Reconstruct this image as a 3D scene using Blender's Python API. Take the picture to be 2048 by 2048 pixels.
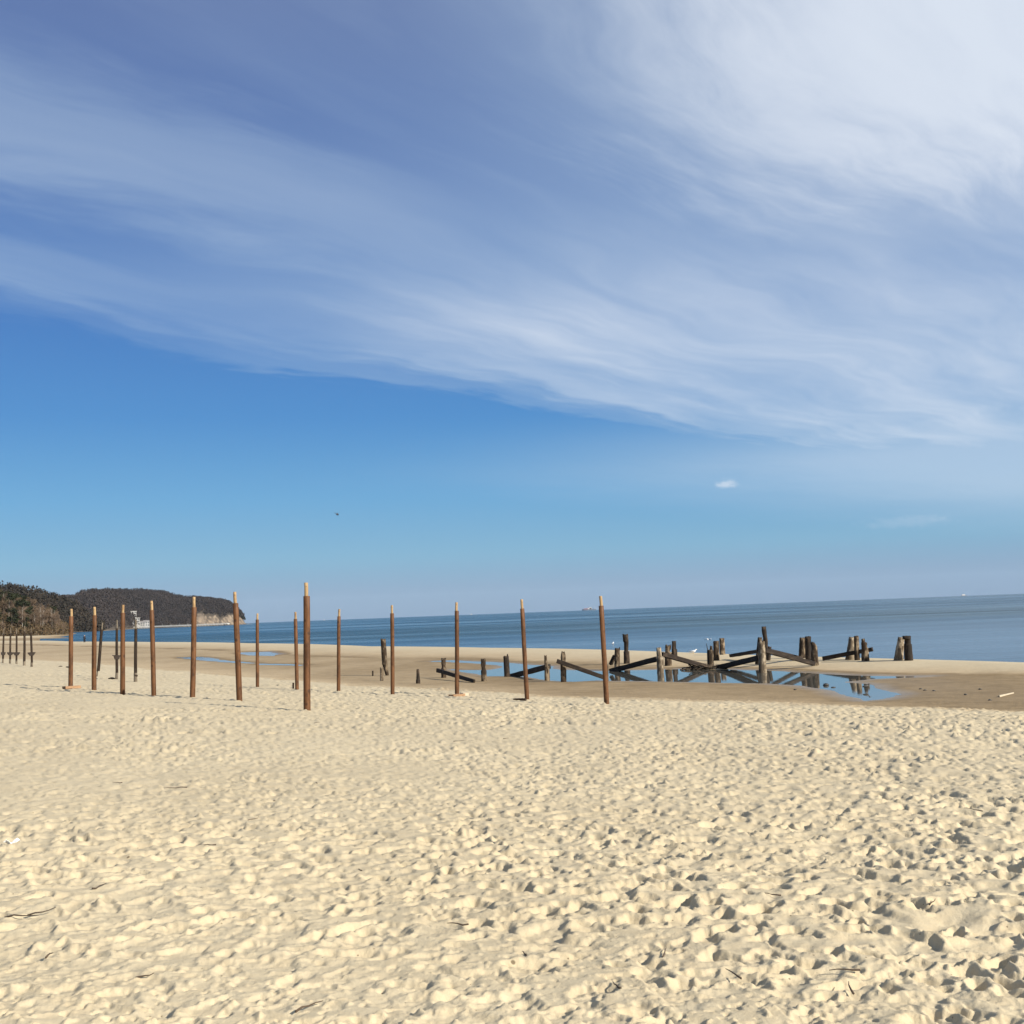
import bpy, math, random
import numpy as np
from mathutils import Vector, Matrix

# ------------------------------------------------------------------ clear
for o in list(bpy.data.objects):
    bpy.data.objects.remove(o)
scene = bpy.context.scene
COL = scene.collection
random.seed(7)
RNG = np.random.default_rng(11)

# ------------------------------------------------------------------ camera
F = 2289.0                      # focal length in pixels of the 2048 px square picture
PITCH = math.radians(5.03)
ROLL = math.radians(2.18)
CAMZ = 3.65                     # metres above the sea, 1.65 m above the sand
fwd = Vector((0, math.cos(PITCH), math.sin(PITCH)))
r0 = Vector((1, 0, 0)); u0 = r0.cross(fwd)
cr = r0 * math.cos(ROLL) - u0 * math.sin(ROLL)
cu = r0 * math.sin(ROLL) + u0 * math.cos(ROLL)
cam_data = bpy.data.cameras.new('camera')
cam = bpy.data.objects.new('camera', cam_data)
COL.objects.link(cam)
m = Matrix((cr, cu, -fwd)).transposed().to_4x4()
m.translation = Vector((0, 0, CAMZ))
cam.matrix_world = m
cam_data.sensor_fit = 'HORIZONTAL'
cam_data.angle = 2 * math.atan(1024 / F)
cam_data.clip_start = 0.1
cam_data.clip_end = 60000
scene.camera = cam

# ------------------------------------------------------------------ light
SUN_EL = math.radians(28.0)
SUN_AZ = math.radians(126.5)    # clockwise from +Y (view direction)
sun_dir = Vector((math.sin(SUN_AZ) * math.cos(SUN_EL), math.cos(SUN_AZ) * math.cos(SUN_EL), math.sin(SUN_EL)))
sl = bpy.data.lights.new('sun', 'SUN')
sl.energy = 4.6
sl.angle = math.radians(0.53)
sl.color = (1.0, 0.92, 0.78)
so = bpy.data.objects.new('sun', sl)
so.rotation_euler = (-sun_dir).to_track_quat('-Z', 'Y').to_euler()
COL.objects.link(so)

scene.view_settings.view_transform = 'Standard'
scene.view_settings.look = 'None'
scene.view_settings.exposure = 0.85
scene.view_settings.gamma = 1.0
scene.view_settings.use_curve_mapping = False


class NT:
    """tiny node-tree helper"""
    def __init__(s, tree):
        s.t = tree
    def n(s, kind, **kw):
        nd = s.t.nodes.new(kind)
        for k, v in kw.items():
            setattr(nd, k, v)
        return nd
    def l(s, a, b):
        s.t.links.new(a, b)
    def put(s, sock, v):
        if hasattr(v, 'is_output'):
            s.l(v, sock)
        else:
            sock.default_value = v
    def math(s, op, a, b=0.0, c=None, clamp=False):
        nd = s.n('ShaderNodeMath', operation=op, use_clamp=clamp)
        s.put(nd.inputs[0], a); s.put(nd.inputs[1], b)
        if c is not None:
            s.put(nd.inputs[2], c)
        return nd.outputs[0]
    def sstep(s, x, a, b, lo=0.0, hi=1.0):
        nd = s.n('ShaderNodeMapRange', interpolation_type='SMOOTHSTEP')
        s.put(nd.inputs[0], x); s.put(nd.inputs[1], a); s.put(nd.inputs[2], b)
        s.put(nd.inputs[3], lo); s.put(nd.inputs[4], hi)
        return nd.outputs[0]
    def mix(s, f, a, b, blend='MIX'):
        nd = s.n('ShaderNodeMix', data_type='RGBA', blend_type=blend)
        s.put(nd.inputs['Factor'], f)
        for i, v in ((6, a), (7, b)):
            s.put(nd.inputs[i], v if hasattr(v, 'is_output') else tuple(v) + (1.0,) * (4 - len(v)))
        return nd.outputs[2]
    def noise(s, vec, scale, detail=3.0, rough=0.5, dist=0.0):
        nd = s.n('ShaderNodeTexNoise')
        if vec is not None:
            s.l(vec, nd.inputs['Vector'])
        nd.inputs['Scale'].default_value = scale
        nd.inputs['Detail'].default_value = detail
        nd.inputs['Roughness'].default_value = rough
        nd.inputs['Distortion'].default_value = dist
        return nd.outputs[0]
    def xyz(s, x, y, z=0.0):
        nd = s.n('ShaderNodeCombineXYZ')
        for i, v in enumerate((x, y, z)):
            s.put(nd.inputs[i], v)
        return nd.outputs[0]
    def ramp(s, f, stops, mode='EASE'):
        nd = s.n('ShaderNodeValToRGB')
        cr_ = nd.color_ramp
        cr_.interpolation = mode
        while len(cr_.elements) < len(stops):
            cr_.elements.new(0.5)
        for e, (p, c) in zip(cr_.elements, stops):
            e.position = p
            e.color = (c, c, c, 1) if not hasattr(c, '__len__') else tuple(c) + (1.0,)
        s.put(nd.inputs[0], f)
        return nd.outputs[0]


# ------------------------------------------------------------------ world: clear sky + a high cirrus sheet
world = bpy.data.worlds.new('World')
scene.world = world
world.use_nodes = True
w = NT(world.node_tree)
world.node_tree.nodes.clear()
sky = w.n('ShaderNodeTexSky', sky_type='NISHITA')
sky.sun_disc = False
sky.sun_elevation = SUN_EL
sky.sun_rotation = SUN_AZ
sky.altitude = 0
sky.air_density = 1.0
sky.dust_density = 0.35
sky.ozone_density = 4.0
tc = w.n('ShaderNodeTexCoord')
sep = w.n('ShaderNodeSeparateXYZ')
w.l(tc.outputs['Generated'], sep.inputs[0])
X, Y, Z = sep.outputs
zc = w.math('MAXIMUM', Z, 0.03)
PX = w.math('DIVIDE', X, zc)
PY = w.math('DIVIDE', Y, zc)
# a runs along the streaks, b across them (0 at the clear edge of the sheet)
A_ = w.math('ADD', w.math('MULTIPLY', PX, 0.63), w.math('MULTIPLY', PY, 0.777))
B_ = w.math('ADD', w.math('ADD', w.math('MULTIPLY', PX, 0.777), w.math('MULTIPLY', PY, -0.63)), 3.50)
vwarp = w.xyz(w.math('MULTIPLY', A_, 0.55), w.math('MULTIPLY', B_, 0.9))
n_warp = w.noise(vwarp, 1.1, 3.0, 0.5)
Bw = w.math('ADD', B_, w.math('MULTIPLY', w.math('SUBTRACT', n_warp, 0.5), 0.75))
vst = w.xyz(w.math('MULTIPLY', A_, 0.35), w.math('MULTIPLY', Bw, 2.2))
n_st = w.noise(vst, 1.4, 4.0, 0.50, 0.1)
vf = w.xyz(w.math('MULTIPLY', A_, 1.3), w.math('MULTIPLY', Bw, 5.0))
n_f = w.noise(vf, 1.5, 5.0, 0.62, 0.1)
Bw = w.math('ADD', Bw, w.math('MULTIPLY', w.math('SUBTRACT', n_f, 0.5), 0.42))
Bw = w.math('ADD', Bw, w.math('MULTIPLY', w.math('SUBTRACT', n_st, 0.5), 0.30))
prof_l = w.ramp(w.math('MULTIPLY', Bw, 0.25), [(0.0, 0.0), (0.03, 0.09), (0.10, 0.40), (0.15, 0.34), (0.225, 0.12), (0.31, 0.46), (0.36, 0.40), (0.44, 0.12), (0.52, 0.18), (0.66, 0.38), (0.80, 0.55), (1.0, 0.6)])
prof_r = w.ramp(w.math('MULTIPLY', Bw, 0.25), [(0.0, 0.0), (0.035, 0.24), (0.12, 0.54), (0.27, 0.66), (0.5, 0.64), (0.75, 0.64), (1.0, 0.66)])
prof_r = w.math('MULTIPLY', prof_r, w.sstep(A_, 2.1, 3.3, 0.62, 1.0))
prof_r = w.math('MULTIPLY', prof_r, w.sstep(A_, 6.5, 10.0, 1.0, 0.75))
sel = w.sstep(A_, 1.25, 2.6)
prof = w.math('ADD', w.math('MULTIPLY', prof_l, w.math('SUBTRACT', 1.0, sel)), w.math('MULTIPLY', prof_r, sel))
tex = w.math('ADD', w.math('MULTIPLY', w.math('SUBTRACT', n_st, 0.5), 0.80), w.math('MULTIPLY', w.math('SUBTRACT', n_f, 0.5), 0.22))
cover = w.math('MULTIPLY', prof, w.math('ADD', 1.0, tex))
# the thick bright bank of the sheet
dxb = w.math('MULTIPLY', w.math('SUBTRACT', PX, 0.95), 1.0)
dyb = w.math('MULTIPLY', w.math('SUBTRACT', PY, 1.75), 0.80)
db = w.math('SQRT', w.math('ADD', w.math('MULTIPLY', dxb, dxb), w.math('MULTIPLY', dyb, dyb)))
db = w.math('ADD', db, w.math('ADD', w.math('MULTIPLY', w.math('SUBTRACT', n_f, 0.5), 0.7), w.math('MULTIPLY', w.math('SUBTRACT', n_st, 0.5), 0.55)))
bank = w.sstep(db, 1.12, 0.30, 0.0, 0.52)
cover = w.math('ADD', cover, bank)
# thin veil in which the sheet dissolves far away
veil = w.math('MULTIPLY', w.sstep(A_, 4.4, 8.0, 0.0, 0.60), w.sstep(Bw, -3.4, 0.6))
cover = w.math('MAXIMUM', cover, veil)
# fade of the sheet into the distance
cover = w.math('MULTIPLY', cover, w.sstep(Z, 0.02, 0.09))
# two small detached clouds
def puff(u, v, wa, we, amt):
    d = (cr * ((u - 1024) / F) - cu * ((v - 1024) / F) + fwd).normalized()
    az0, el0 = math.atan2(d.x, d.y), math.asin(d.z)
    az = w.math('ARCTAN2', X, Y); el = w.math('ARCSINE', Z)
    a = w.math('DIVIDE', w.math('SUBTRACT', az, az0), wa)
    e = w.math('DIVIDE', w.math('SUBTRACT', el, el0), we)
    nn = w.noise(w.xyz(w.math('MULTIPLY', az, 60), w.math('MULTIPLY', el, 130)), 2.0, 4.0, 0.6)
    dd = w.math('ADD', w.math('SQRT', w.math('ADD', w.math('MULTIPLY', a, a), w.math('MULTIPLY', e, e))), w.math('MULTIPLY', w.math('SUBTRACT', nn, 0.5), 1.6))
    return w.sstep(dd, 1.0, 0.2, 0.0, amt)
cover = w.math('ADD', cover, puff(1453, 968, 0.011, 0.0058, 0.36))
cover = w.math('ADD', cover, puff(1815, 1043, 0.045, 0.0065, 0.26))
cover = w.math('MINIMUM', cover, 0.96)
# clear-sky colour: pale at the sea, deep blue above, as on a dry spring day
lin = lambda *c: tuple(((q / 255 + 0.055) / 1.055) ** 2.4 for q in c)
elev = w.math('MULTIPLY', w.math('ARCSINE', w.math('MAXIMUM', Z, 0.0)), 2.0 / math.pi)
grad = w.ramp(elev, [(0.0, lin(117, 150, 184)), (0.016, lin(122, 158, 193)), (0.033, lin(118, 172, 206)), (0.066, lin(97, 163, 211)), (0.11, lin(70, 138, 202)), (0.16, lin(64, 121, 191)), (0.23, lin(74, 113, 178)), (0.33, lin(78, 101, 160)), (0.6, lin(60, 92, 155)), (1.0, lin(48, 80, 142))], 'LINEAR')
grad = w.mix(1.0, grad, (7.3, 7.3, 7.3), 'MULTIPLY')
skycol = w.mix(0.10, grad, sky.outputs[0])
cloudcol = w.mix(w.sstep(cover, 0.3, 0.95), (3.30, 4.35, 5.50), (5.35, 5.85, 6.60))
final = w.mix(cover, skycol, cloudcol)
bg = w.n('ShaderNodeBackground')
w.l(final, bg.inputs['Color'])
bg.inputs['Strength'].default_value = 0.075
wo = w.n('ShaderNodeOutputWorld')
w.l(bg.outputs[0], wo.inputs['Surface'])


# ------------------------------------------------------------------ pixel <-> world helpers (used to read real positions)
def ray(u, v):
    return cr * ((u - 1024) / F) - cu * ((v - 1024) / F) + fwd

def at_range(u, v, R):
    d = ray(u, v)
    k = R / math.hypot(d.x, d.y)
    return Vector((d.x * k, d.y * k, CAMZ + d.z * k))

def on_plane(u, v, z):
    d = ray(u, v)
    k = (z - CAMZ) / d.z
    return Vector((d.x * k, d.y * k, z))

def horizon(u):
    return 1244.8 - 0.0380 * (u - 500)


# ------------------------------------------------------------------ object helpers
def link(o, parent=None):
    COL.objects.link(o)
    if parent is not None:
        o.parent = parent
    return o

def tag(o, label=None, cat=None, group=None, kind=None):
    if label: o['label'] = label
    if cat: o['category'] = cat
    if group: o['group'] = group
    if kind: o['kind'] = kind
    return o

def mesh_np(name, verts, faces, mat=None, smooth=True):
    """faces: (n,k) int array"""
    me = bpy.data.meshes.new(name)
    verts = np.asarray(verts, np.float32); faces = np.asarray(faces, np.int32)
    n, k = faces.shape
    me.vertices.add(len(verts)); me.vertices.foreach_set('co', verts.ravel())
    me.loops.add(n * k); me.loops.foreach_set('vertex_index', faces.ravel())
    me.polygons.add(n)
    me.polygons.foreach_set('loop_start', np.arange(n, dtype=np.int32) * k)
    if smooth:
        me.polygons.foreach_set('use_smooth', np.ones(n, bool))
    me.update(calc_edges=True)
    if mat: me.materials.append(mat)
    return me

def mesh_py(name, verts, faces, mat=None, smooth=False):
    me = bpy.data.meshes.new(name)
    me.from_pydata([tuple(v) for v in verts], [], faces)
    if smooth:
        for p in me.polygons: p.use_smooth = True
    me.update()
    if mat: me.materials.append(mat)
    return me

def obj(name, me, parent=None, loc=None, mat4=None):
    o = bpy.data.objects.new(name, me)
    link(o, parent)
    if mat4 is not None: o.matrix_local = mat4
    if loc is not None: o.location = loc
    return o

def empty(name, loc, label, cat, group=None, mat4=None):
    o = bpy.data.objects.new(name, None)
    o.empty_display_size = 0.1
    link(o)
    if mat4 is not None: o.matrix_local = mat4
    else: o.location = loc
    return tag(o, label, cat, group)

def frame_z(base, axis, front=Vector((0, -1, 0))):
    """matrix whose z runs along axis, with y pointing away from the viewer"""
    z = axis.normalized()
    x = (-front).cross(z) if abs(z.dot(front)) < 0.98 else Vector((1, 0, 0))
    x.normalize(); y = z.cross(x)
    M = Matrix((x, y, z)).transposed().to_4x4()
    M.translation = base
    return M

class MB:
    def __init__(s): s.v = []; s.f = []
    def box(s, c, d, M=None):
        cx, cy, cz = c; a, b, h = d[0] / 2, d[1] / 2, d[2] / 2
        i = len(s.v)
        for z in (-h, h):
            for x, y in ((-a, -b), (a, -b), (a, b), (-a, b)):
                p = Vector((cx + x, cy + y, cz + z))
                s.v.append(M @ p if M else p)
        for q in ((3, 2, 1, 0), (4, 5, 6, 7), (0, 1, 5, 4), (1, 2, 6, 5), (2, 3, 7, 6), (3, 0, 4, 7)):
            s.f.append([i + k for k in q])
        return s
    def tube(s, pts, rads, n=8, cap=True):
        i = len(s.v)
        pts = [Vector(p) for p in pts]
        for k, p in enumerate(pts):
            d = (pts[min(k + 1, len(pts) - 1)] - pts[max(k - 1, 0)]).normalized()
            a = d.orthogonal().normalized() if abs(d.z) < 0.9 else Vector((1, 0, 0)).cross(d).normalized()
            b = d.cross(a)
            for j in range(n):
                t = 2 * math.pi * j / n
                s.v.append(p + (a * math.cos(t) + b * math.sin(t)) * rads[k])
        for k in range(len(pts) - 1):
            for j in range(n):
                q = i + k * n; e = (j + 1) % n
                s.f.append([q + j, q + e, q + n + e, q + n + j])
        if cap:
            s.f.append([i + j for j in range(n)][::-1])
            q = i + (len(pts) - 1) * n
            s.f.append([q + j for j in range(n)])
        return s
    def mesh(s, name, mat, smooth=False): return mesh_py(name, s.v, s.f, mat, smooth)


# ------------------------------------------------------------------ numpy noise
def hash2(ix, iy, seed):
    h = (ix.astype(np.int64) * 374761393 + iy.astype(np.int64) * 668265263 + seed * 1274126177) & 0xFFFFFFFF
    h = ((h ^ (h >> 13)) * 1274126177) & 0xFFFFFFFF
    return ((h ^ (h >> 16)) & 0xFFFF).astype(np.float32) / 65535.0

def vnoise(x, y, seed=0):
    ix = np.floor(x); iy = np.floor(y)
    fx = (x - ix).astype(np.float32); fy = (y - iy).astype(np.float32)
    fx = fx * fx * (3 - 2 * fx); fy = fy * fy * (3 - 2 * fy)
    ix = ix.astype(np.int64); iy = iy.astype(np.int64)
    a = hash2(ix, iy, seed); b = hash2(ix + 1, iy, seed); c = hash2(ix, iy + 1, seed); d = hash2(ix + 1, iy + 1, seed)
    return (a + (b - a) * fx) * (1 - fy) + (c + (d - c) * fx) * fy - 0.5

def fbm(x, y, seed=0, octv=4, gain=0.5):
    s = 0; a = 1.0
    for k in range(octv):
        s = s + a * vnoise(x * 2 ** k, y * 2 ** k, seed + 17 * k); a *= gain
    return s

def sdf_poly(px, py, poly):
    """signed distance, negative inside"""
    d = np.full(px.shape, 1e18); ins = np.zeros(px.shape, bool)
    n = len(poly)
    for i in range(n):
        ax, ay = poly[i]; bx, by = poly[(i + 1) % n]
        ex, ey = bx - ax, by - ay
        wx, wy = px - ax, py - ay
        t = np.clip((wx * ex + wy * ey) / (ex * ex + ey * ey + 1e-12), 0, 1)
        d = np.minimum(d, (wx - ex * t) ** 2 + (wy - ey * t) ** 2)
        if abs(by - ay) > 1e-12:
            c = ((ay > py) != (by > py)) & (px < (bx - ax) * (py - ay) / (by - ay) + ax)
            ins ^= c
    d = np.sqrt(d)
    return np.where(ins, -d, d)


# ------------------------------------------------------------------ beach profile
def edge(points, z):
    th, rr = [], []
    for u, v in points:
        p = on_plane(u, v, z)
        th.append(math.atan2(p.x, p.y)); rr.append(math.hypot(p.x, p.y))
    return np.array(th), np.array(rr)

POOL_Z = 0.38
dry_e = edge([(0, 1316), (100, 1321), (300, 1338), (500, 1353), (700, 1369), (900, 1379), (1100, 1393), (1400, 1401), (1700, 1408), (2048, 1419)], 0.85)
foot_e = edge([(0, 1290), (150, 1293), (250, 1296), (350, 1298.5), (500, 1304.6), (600, 1313), (740, 1317), (900, 1317.5), (980, 1320), (1100, 1328), (1323, 1339), (1600, 1343), (1800, 1352), (2048, 1352)], 0.40)
crest_e = edge([(0, 1282), (93, 1281.5), (150, 1283.6), (300, 1284.4), (500, 1287), (740, 1293.5), (980, 1296.7), (1200, 1300.5), (1323, 1305), (1480, 1311), (1600, 1315), (1800, 1320.5), (2048, 1328)], 0.65)

def sm(x): return x * x * (3 - 2 * x)

def tables(th):
    return (np.interp(th, *dry_e), np.interp(th, *foot_e), np.interp(th, *crest_e))

far_poly = []
for u, R in ((-700, 480), (-60, 640), (0, 655), (60, 590), (100, 557), (150, 529), (118, 640), (140, 800), (155, 1190), (128, 1350), (140, 1600), (195, 1750), (230, 2150), (262, 2600), (300, 2750), (400, 2950), (494, 3250), (520, 3900), (-700, 3900)):
    p = at_range(u, 1250, R); far_poly.append((p.x, p.y))

def base_height(x, y):
    """shape of the beach without pools and footprints"""
    x = np.asarray(x, float); y = np.asarray(y, float)
    r = np.hypot(x, y); th = np.arctan2(x, y)
    rb, rf, rc = tables(th)
    rt = rb + 0.30 * (rf - rb)
    z = np.where(r < rb, 2.0 - 1.15 * r / rb, 0)
    t = np.clip((r - rb) / (rt - rb), 0, 1)
    z = np.where((r >= rb) & (r < rt), 0.85 + (0.435 - 0.85) * (1 - (1 - t) ** 1.8), z)
    t = np.clip((r - rt) / (rf - rt), 0, 1)
    z = np.where((r >= rt) & (r < rf), 0.435 - 0.035 * t, z)
    t = np.clip((r - rf) / (rc - rf), 0, 1)
    z = np.where((r >= rf) & (r < rc), 0.40 + 0.25 * (1 - (1 - t) ** 2.2), z)
    t = np.clip((r - rc) / (0.16 * rc + 4), 0, 1)
    z = np.where(r >= rc, 0.65 - 1.1 * t ** 1.7, z)
    t = np.clip((r - rc * 1.16 - 4) / 600, 0, 1)
    z = np.where(r >= rc * 1.16 + 4, -0.45 - 2.0 * t, z)
    behind = np.abs(th) > math.radians(100)
    z = np.where(behind, 2.0, z)
    return z

def hit(u, v, rmax=600.0):
    """where the sight line of a picture point meets the beach"""
    d = ray(u, v); h = math.hypot(d.x, d.y)
    rr = np.concatenate([np.arange(2, 120, 0.05), np.arange(120, rmax, 0.25)])
    x = d.x / h * rr; y = d.y / h * rr; zr = CAMZ + d.z / h * rr
    zz = base_height(x, y)
    k = np.argmax(zr <= zz) if np.any(zr <= zz) else len(rr) - 1
    return Vector((x[k], y[k], zz[k]))

def ground_z(x, y):
    return float(base_height(np.array([x]), np.array([y]))[0])


pool_px = {
 'main': [(848.7, 1322.9), (903, 1320.5), (957, 1322.9), (1004, 1325), (1019, 1325.7), (1058, 1329.3), (1103, 1332), (1114, 1339.4), (1160, 1341), (1200, 1342.3), (1265, 1340.3), (1359, 1338.5), (1454, 1339.6), (1534, 1340.8), (1599, 1345.4), (1698, 1350.8), (1799, 1352.8), (1858, 1353),
          (1748, 1358.3), (1690, 1364), (1743, 1368.7), (1762, 1380), (1799, 1388.4), (1790, 1393), (1767, 1398.8), (1730, 1401.2), (1693, 1392), (1656, 1380), (1600, 1371.5), (1541, 1366.9), (1440, 1365.7), (1414, 1365), (1301, 1362.8), (1219, 1362), (1197, 1360.4), (1148, 1363.3), (1100, 1361), (1052, 1354), (1009, 1352.5), (973, 1352.4), (926, 1344), (895, 1338.4),
          (926, 1340), (973, 1340), (994.7, 1337), (1005.6, 1333), (988, 1329.9), (942, 1326.5), (895, 1324)],
 'a': [(350, 1315), (397, 1313.5), (433, 1316.8), (450, 1321), (500, 1325), (512, 1326.6), (467, 1326), (428, 1322.8), (389, 1319.6)],
 'b': [(478, 1305.2), (500, 1304.2), (537, 1303.2), (557, 1308.5), (546, 1311.8), (500, 1311), (481, 1308.5)],
 'd': [(512, 1327.2), (560, 1327.6), (608, 1329.6), (600, 1331.6), (560, 1330.6), (516, 1329.6)],
}
pools = {k: [tuple(on_plane(u, v, POOL_Z)[:2]) for u, v in pts] for k, pts in pool_px.items()}

# ------------------------------------------------------------------ trampled sand relief (height maps sampled by the beach sheet)
NST = 21000
TW = 24.0                       # the far map repeats every 24 m
st_x = RNG.uniform(-12, 12, NST); st_y = RNG.uniform(2, 26, NST)
kind = RNG.uniform(0, 1, NST)
st_L = np.where(kind < 0.62, RNG.uniform(0.08, 0.135, NST), np.where(kind < 0.94, RNG.uniform(0.035, 0.07, NST), RNG.uniform(0.15, 0.25, NST)))
st_W = st_L * RNG.uniform(0.42, 0.72, NST)
st_d = np.where(kind < 0.62, RNG.uniform(0.014, 0.045, NST), np.where(kind < 0.94, RNG.uniform(0.008, 0.024, NST), RNG.uniform(0.014, 0.032, NST)))
main_dir = RNG.choice([0.25, 1.15, -0.9, 2.2], NST) + RNG.normal(0, 0.5, NST)
st_ph = RNG.uniform(0, 6.28, (NST, 3))
st_e = RNG.uniform(0.18, 0.55, NST)      # how crisp the rim still is

def stamp_map(x0, x1, y0, y1, res, wrap):
    nx = int(round((x1 - x0) / res)); ny = int(round((y1 - y0) / res))
    gx = (x0 + (np.arange(nx) + 0.5) * res).astype(np.float32)
    gy = (y0 + (np.arange(ny) + 0.5) * res).astype(np.float32)
    GX, GY = np.meshgrid(gx, gy)
    H = 0.055 * fbm(GX / 1.3, GY / 1.3, 5, 3) + 0.030 * fbm(GX / 0.28, GY / 0.28, 9, 2)
    # wind-drifted streaks
    a = GX * 0.55 + GY * 0.83; b = GX * 0.83 - GY * 0.55
    H += 0.020 * fbm(a / 0.55, b / 0.11, 31, 2)
    H = H.astype(np.float32)
    for i in range(NST):
        L, W, dep = st_L[i], st_W[i], st_d[i]
        rad = max(L, W) * 1.75
        i0 = int((st_x[i] - rad - x0) / res); i1 = int((st_x[i] + rad - x0) / res) + 1
        j0 = int((st_y[i] - rad - y0) / res); j1 = int((st_y[i] + rad - y0) / res) + 1
        if i1 <= 0 or j1 <= 0 or i0 >= nx or j0 >= ny: continue
        i0 = max(i0, 0); j0 = max(j0, 0); i1 = min(i1, nx); j1 = min(j1, ny)
        dx = GX[j0:j1, i0:i1] - st_x[i]; dy = GY[j0:j1, i0:i1] - st_y[i]
        c, s = math.cos(main_dir[i]), math.sin(main_dir[i])
        lx = (dx * c + dy * s) / L; ly = (-dx * s + dy * c) / W
        an = np.arctan2(ly, lx)
        wob = 1 + 0.12 * np.sin(2 * an + st_ph[i, 0]) + 0.10 * np.sin(3 * an + st_ph[i, 1]) + 0.07 * np.sin(7 * an + st_ph[i, 2]) + 0.05 * np.sin(13 * an + st_ph[i, 1])
        d = np.sqrt(lx * lx + ly * ly) / wob
        mk = np.clip((1.06 - d) / st_e[i], 0, 1); mk = mk * mk * (3 - 2 * mk)
        rim = np.exp(-((d - 1.22) / 0.24) ** 2) * dep * (0.34 + 0.26 * np.cos(an - st_ph[i, 0]))
        Hs = H[j0:j1, i0:i1]
        H[j0:j1, i0:i1] = Hs * (1 - 0.7 * mk) - mk * dep * (0.75 + 0.35 * lx) + rim
    # trodden flat on top: mounds stay low, hollows stay deep
    H = np.where(H > 0.004, 0.004 + (H - 0.004) * 0.45, H).astype(np.float32)
    # loose sand slumps to its angle of repose
    lim = math.tan(math.radians(44)) * res
    for it in range(4):
        for sl0, sl1, k in (((slice(None, -1), slice(None)), (slice(1, None), slice(None)), 1.0), ((slice(None), slice(None, -1)), (slice(None), slice(1, None)), 1.0),
                            ((slice(None, -1), slice(None, -1)), (slice(1, None), slice(1, None)), 1.414), ((slice(None, -1), slice(1, None)), (slice(1, None), slice(None, -1)), 1.414)):
            D = H[sl1] - H[sl0]
            ex = np.clip(np.abs(D) - lim * k, 0, None) * np.sign(D) * 0.2
            H[sl0] += ex; H[sl1] -= ex
    H += (0.013 * fbm(GX / 0.085, GY / 0.085, 41, 2) * np.clip(0.35 + 2.2 * vnoise(GX / 0.6, GY / 0.6, 43), 0.1, 1.2)).astype(np.float32)
    return H

def bil(Hm, x, y, x0, y0, res, wrap=False):
    fx = (x - x0) / res - 0.5; fy = (y - y0) / res - 0.5
    ny, nx = Hm.shape
    ix = np.floor(fx).astype(int); iy = np.floor(fy).astype(int)
    tx = fx - ix; ty = fy - iy
    if wrap:
        g = lambda j, i: Hm[j % ny, i % nx]
    else:
        g = lambda j, i: Hm[np.clip(j, 0, ny - 1), np.clip(i, 0, nx - 1)]
    return (g(iy, ix) * (1 - tx) + g(iy, ix + 1) * tx) * (1 - ty) + (g(iy + 1, ix) * (1 - tx) + g(iy + 1, ix + 1) * tx) * ty

NEAR = (-7.0, 7.0, 2.2, 13.0, 0.008)
map_near = stamp_map(*NEAR, False)
map_far = stamp_map(-12, 12, 2, 26, 0.016, True)

def relief(x, y):
    f = bil(map_far, x, y, -12, 2, 0.016, True)
    nx0, nx1, ny0, ny1, res = NEAR
    ins = (x > nx0 + .1) & (x < nx1 - .1) & (y > ny0 + .1) & (y < ny1 - .1)
    n = bil(map_near, np.where(ins, x, 0), np.where(ins, y, 5), nx0, ny0, res)
    e = np.minimum(np.minimum(x - nx0, nx1 - x), np.minimum(y - ny0, ny1 - y))
    wgt = np.where(ins, np.clip((e - .1) / 0.8, 0, 1), 0)
    return f * (1 - wgt) + n * wgt

# ------------------------------------------------------------------ materials
def mat(name):
    m_ = bpy.data.materials.new(name); m_.use_nodes = True
    t = NT(m_.node_tree)
    return m_, t, m_.node_tree.nodes['Principled BSDF']

def bump(t, b, h, strength, dist):
    bn = t.n('ShaderNodeBump')
    bn.inputs['Strength'].default_value = strength
    bn.inputs['Distance'].default_value = dist
    t.l(h, bn.inputs['Height']); t.l(bn.outputs[0], b.inputs['Normal'])

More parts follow.
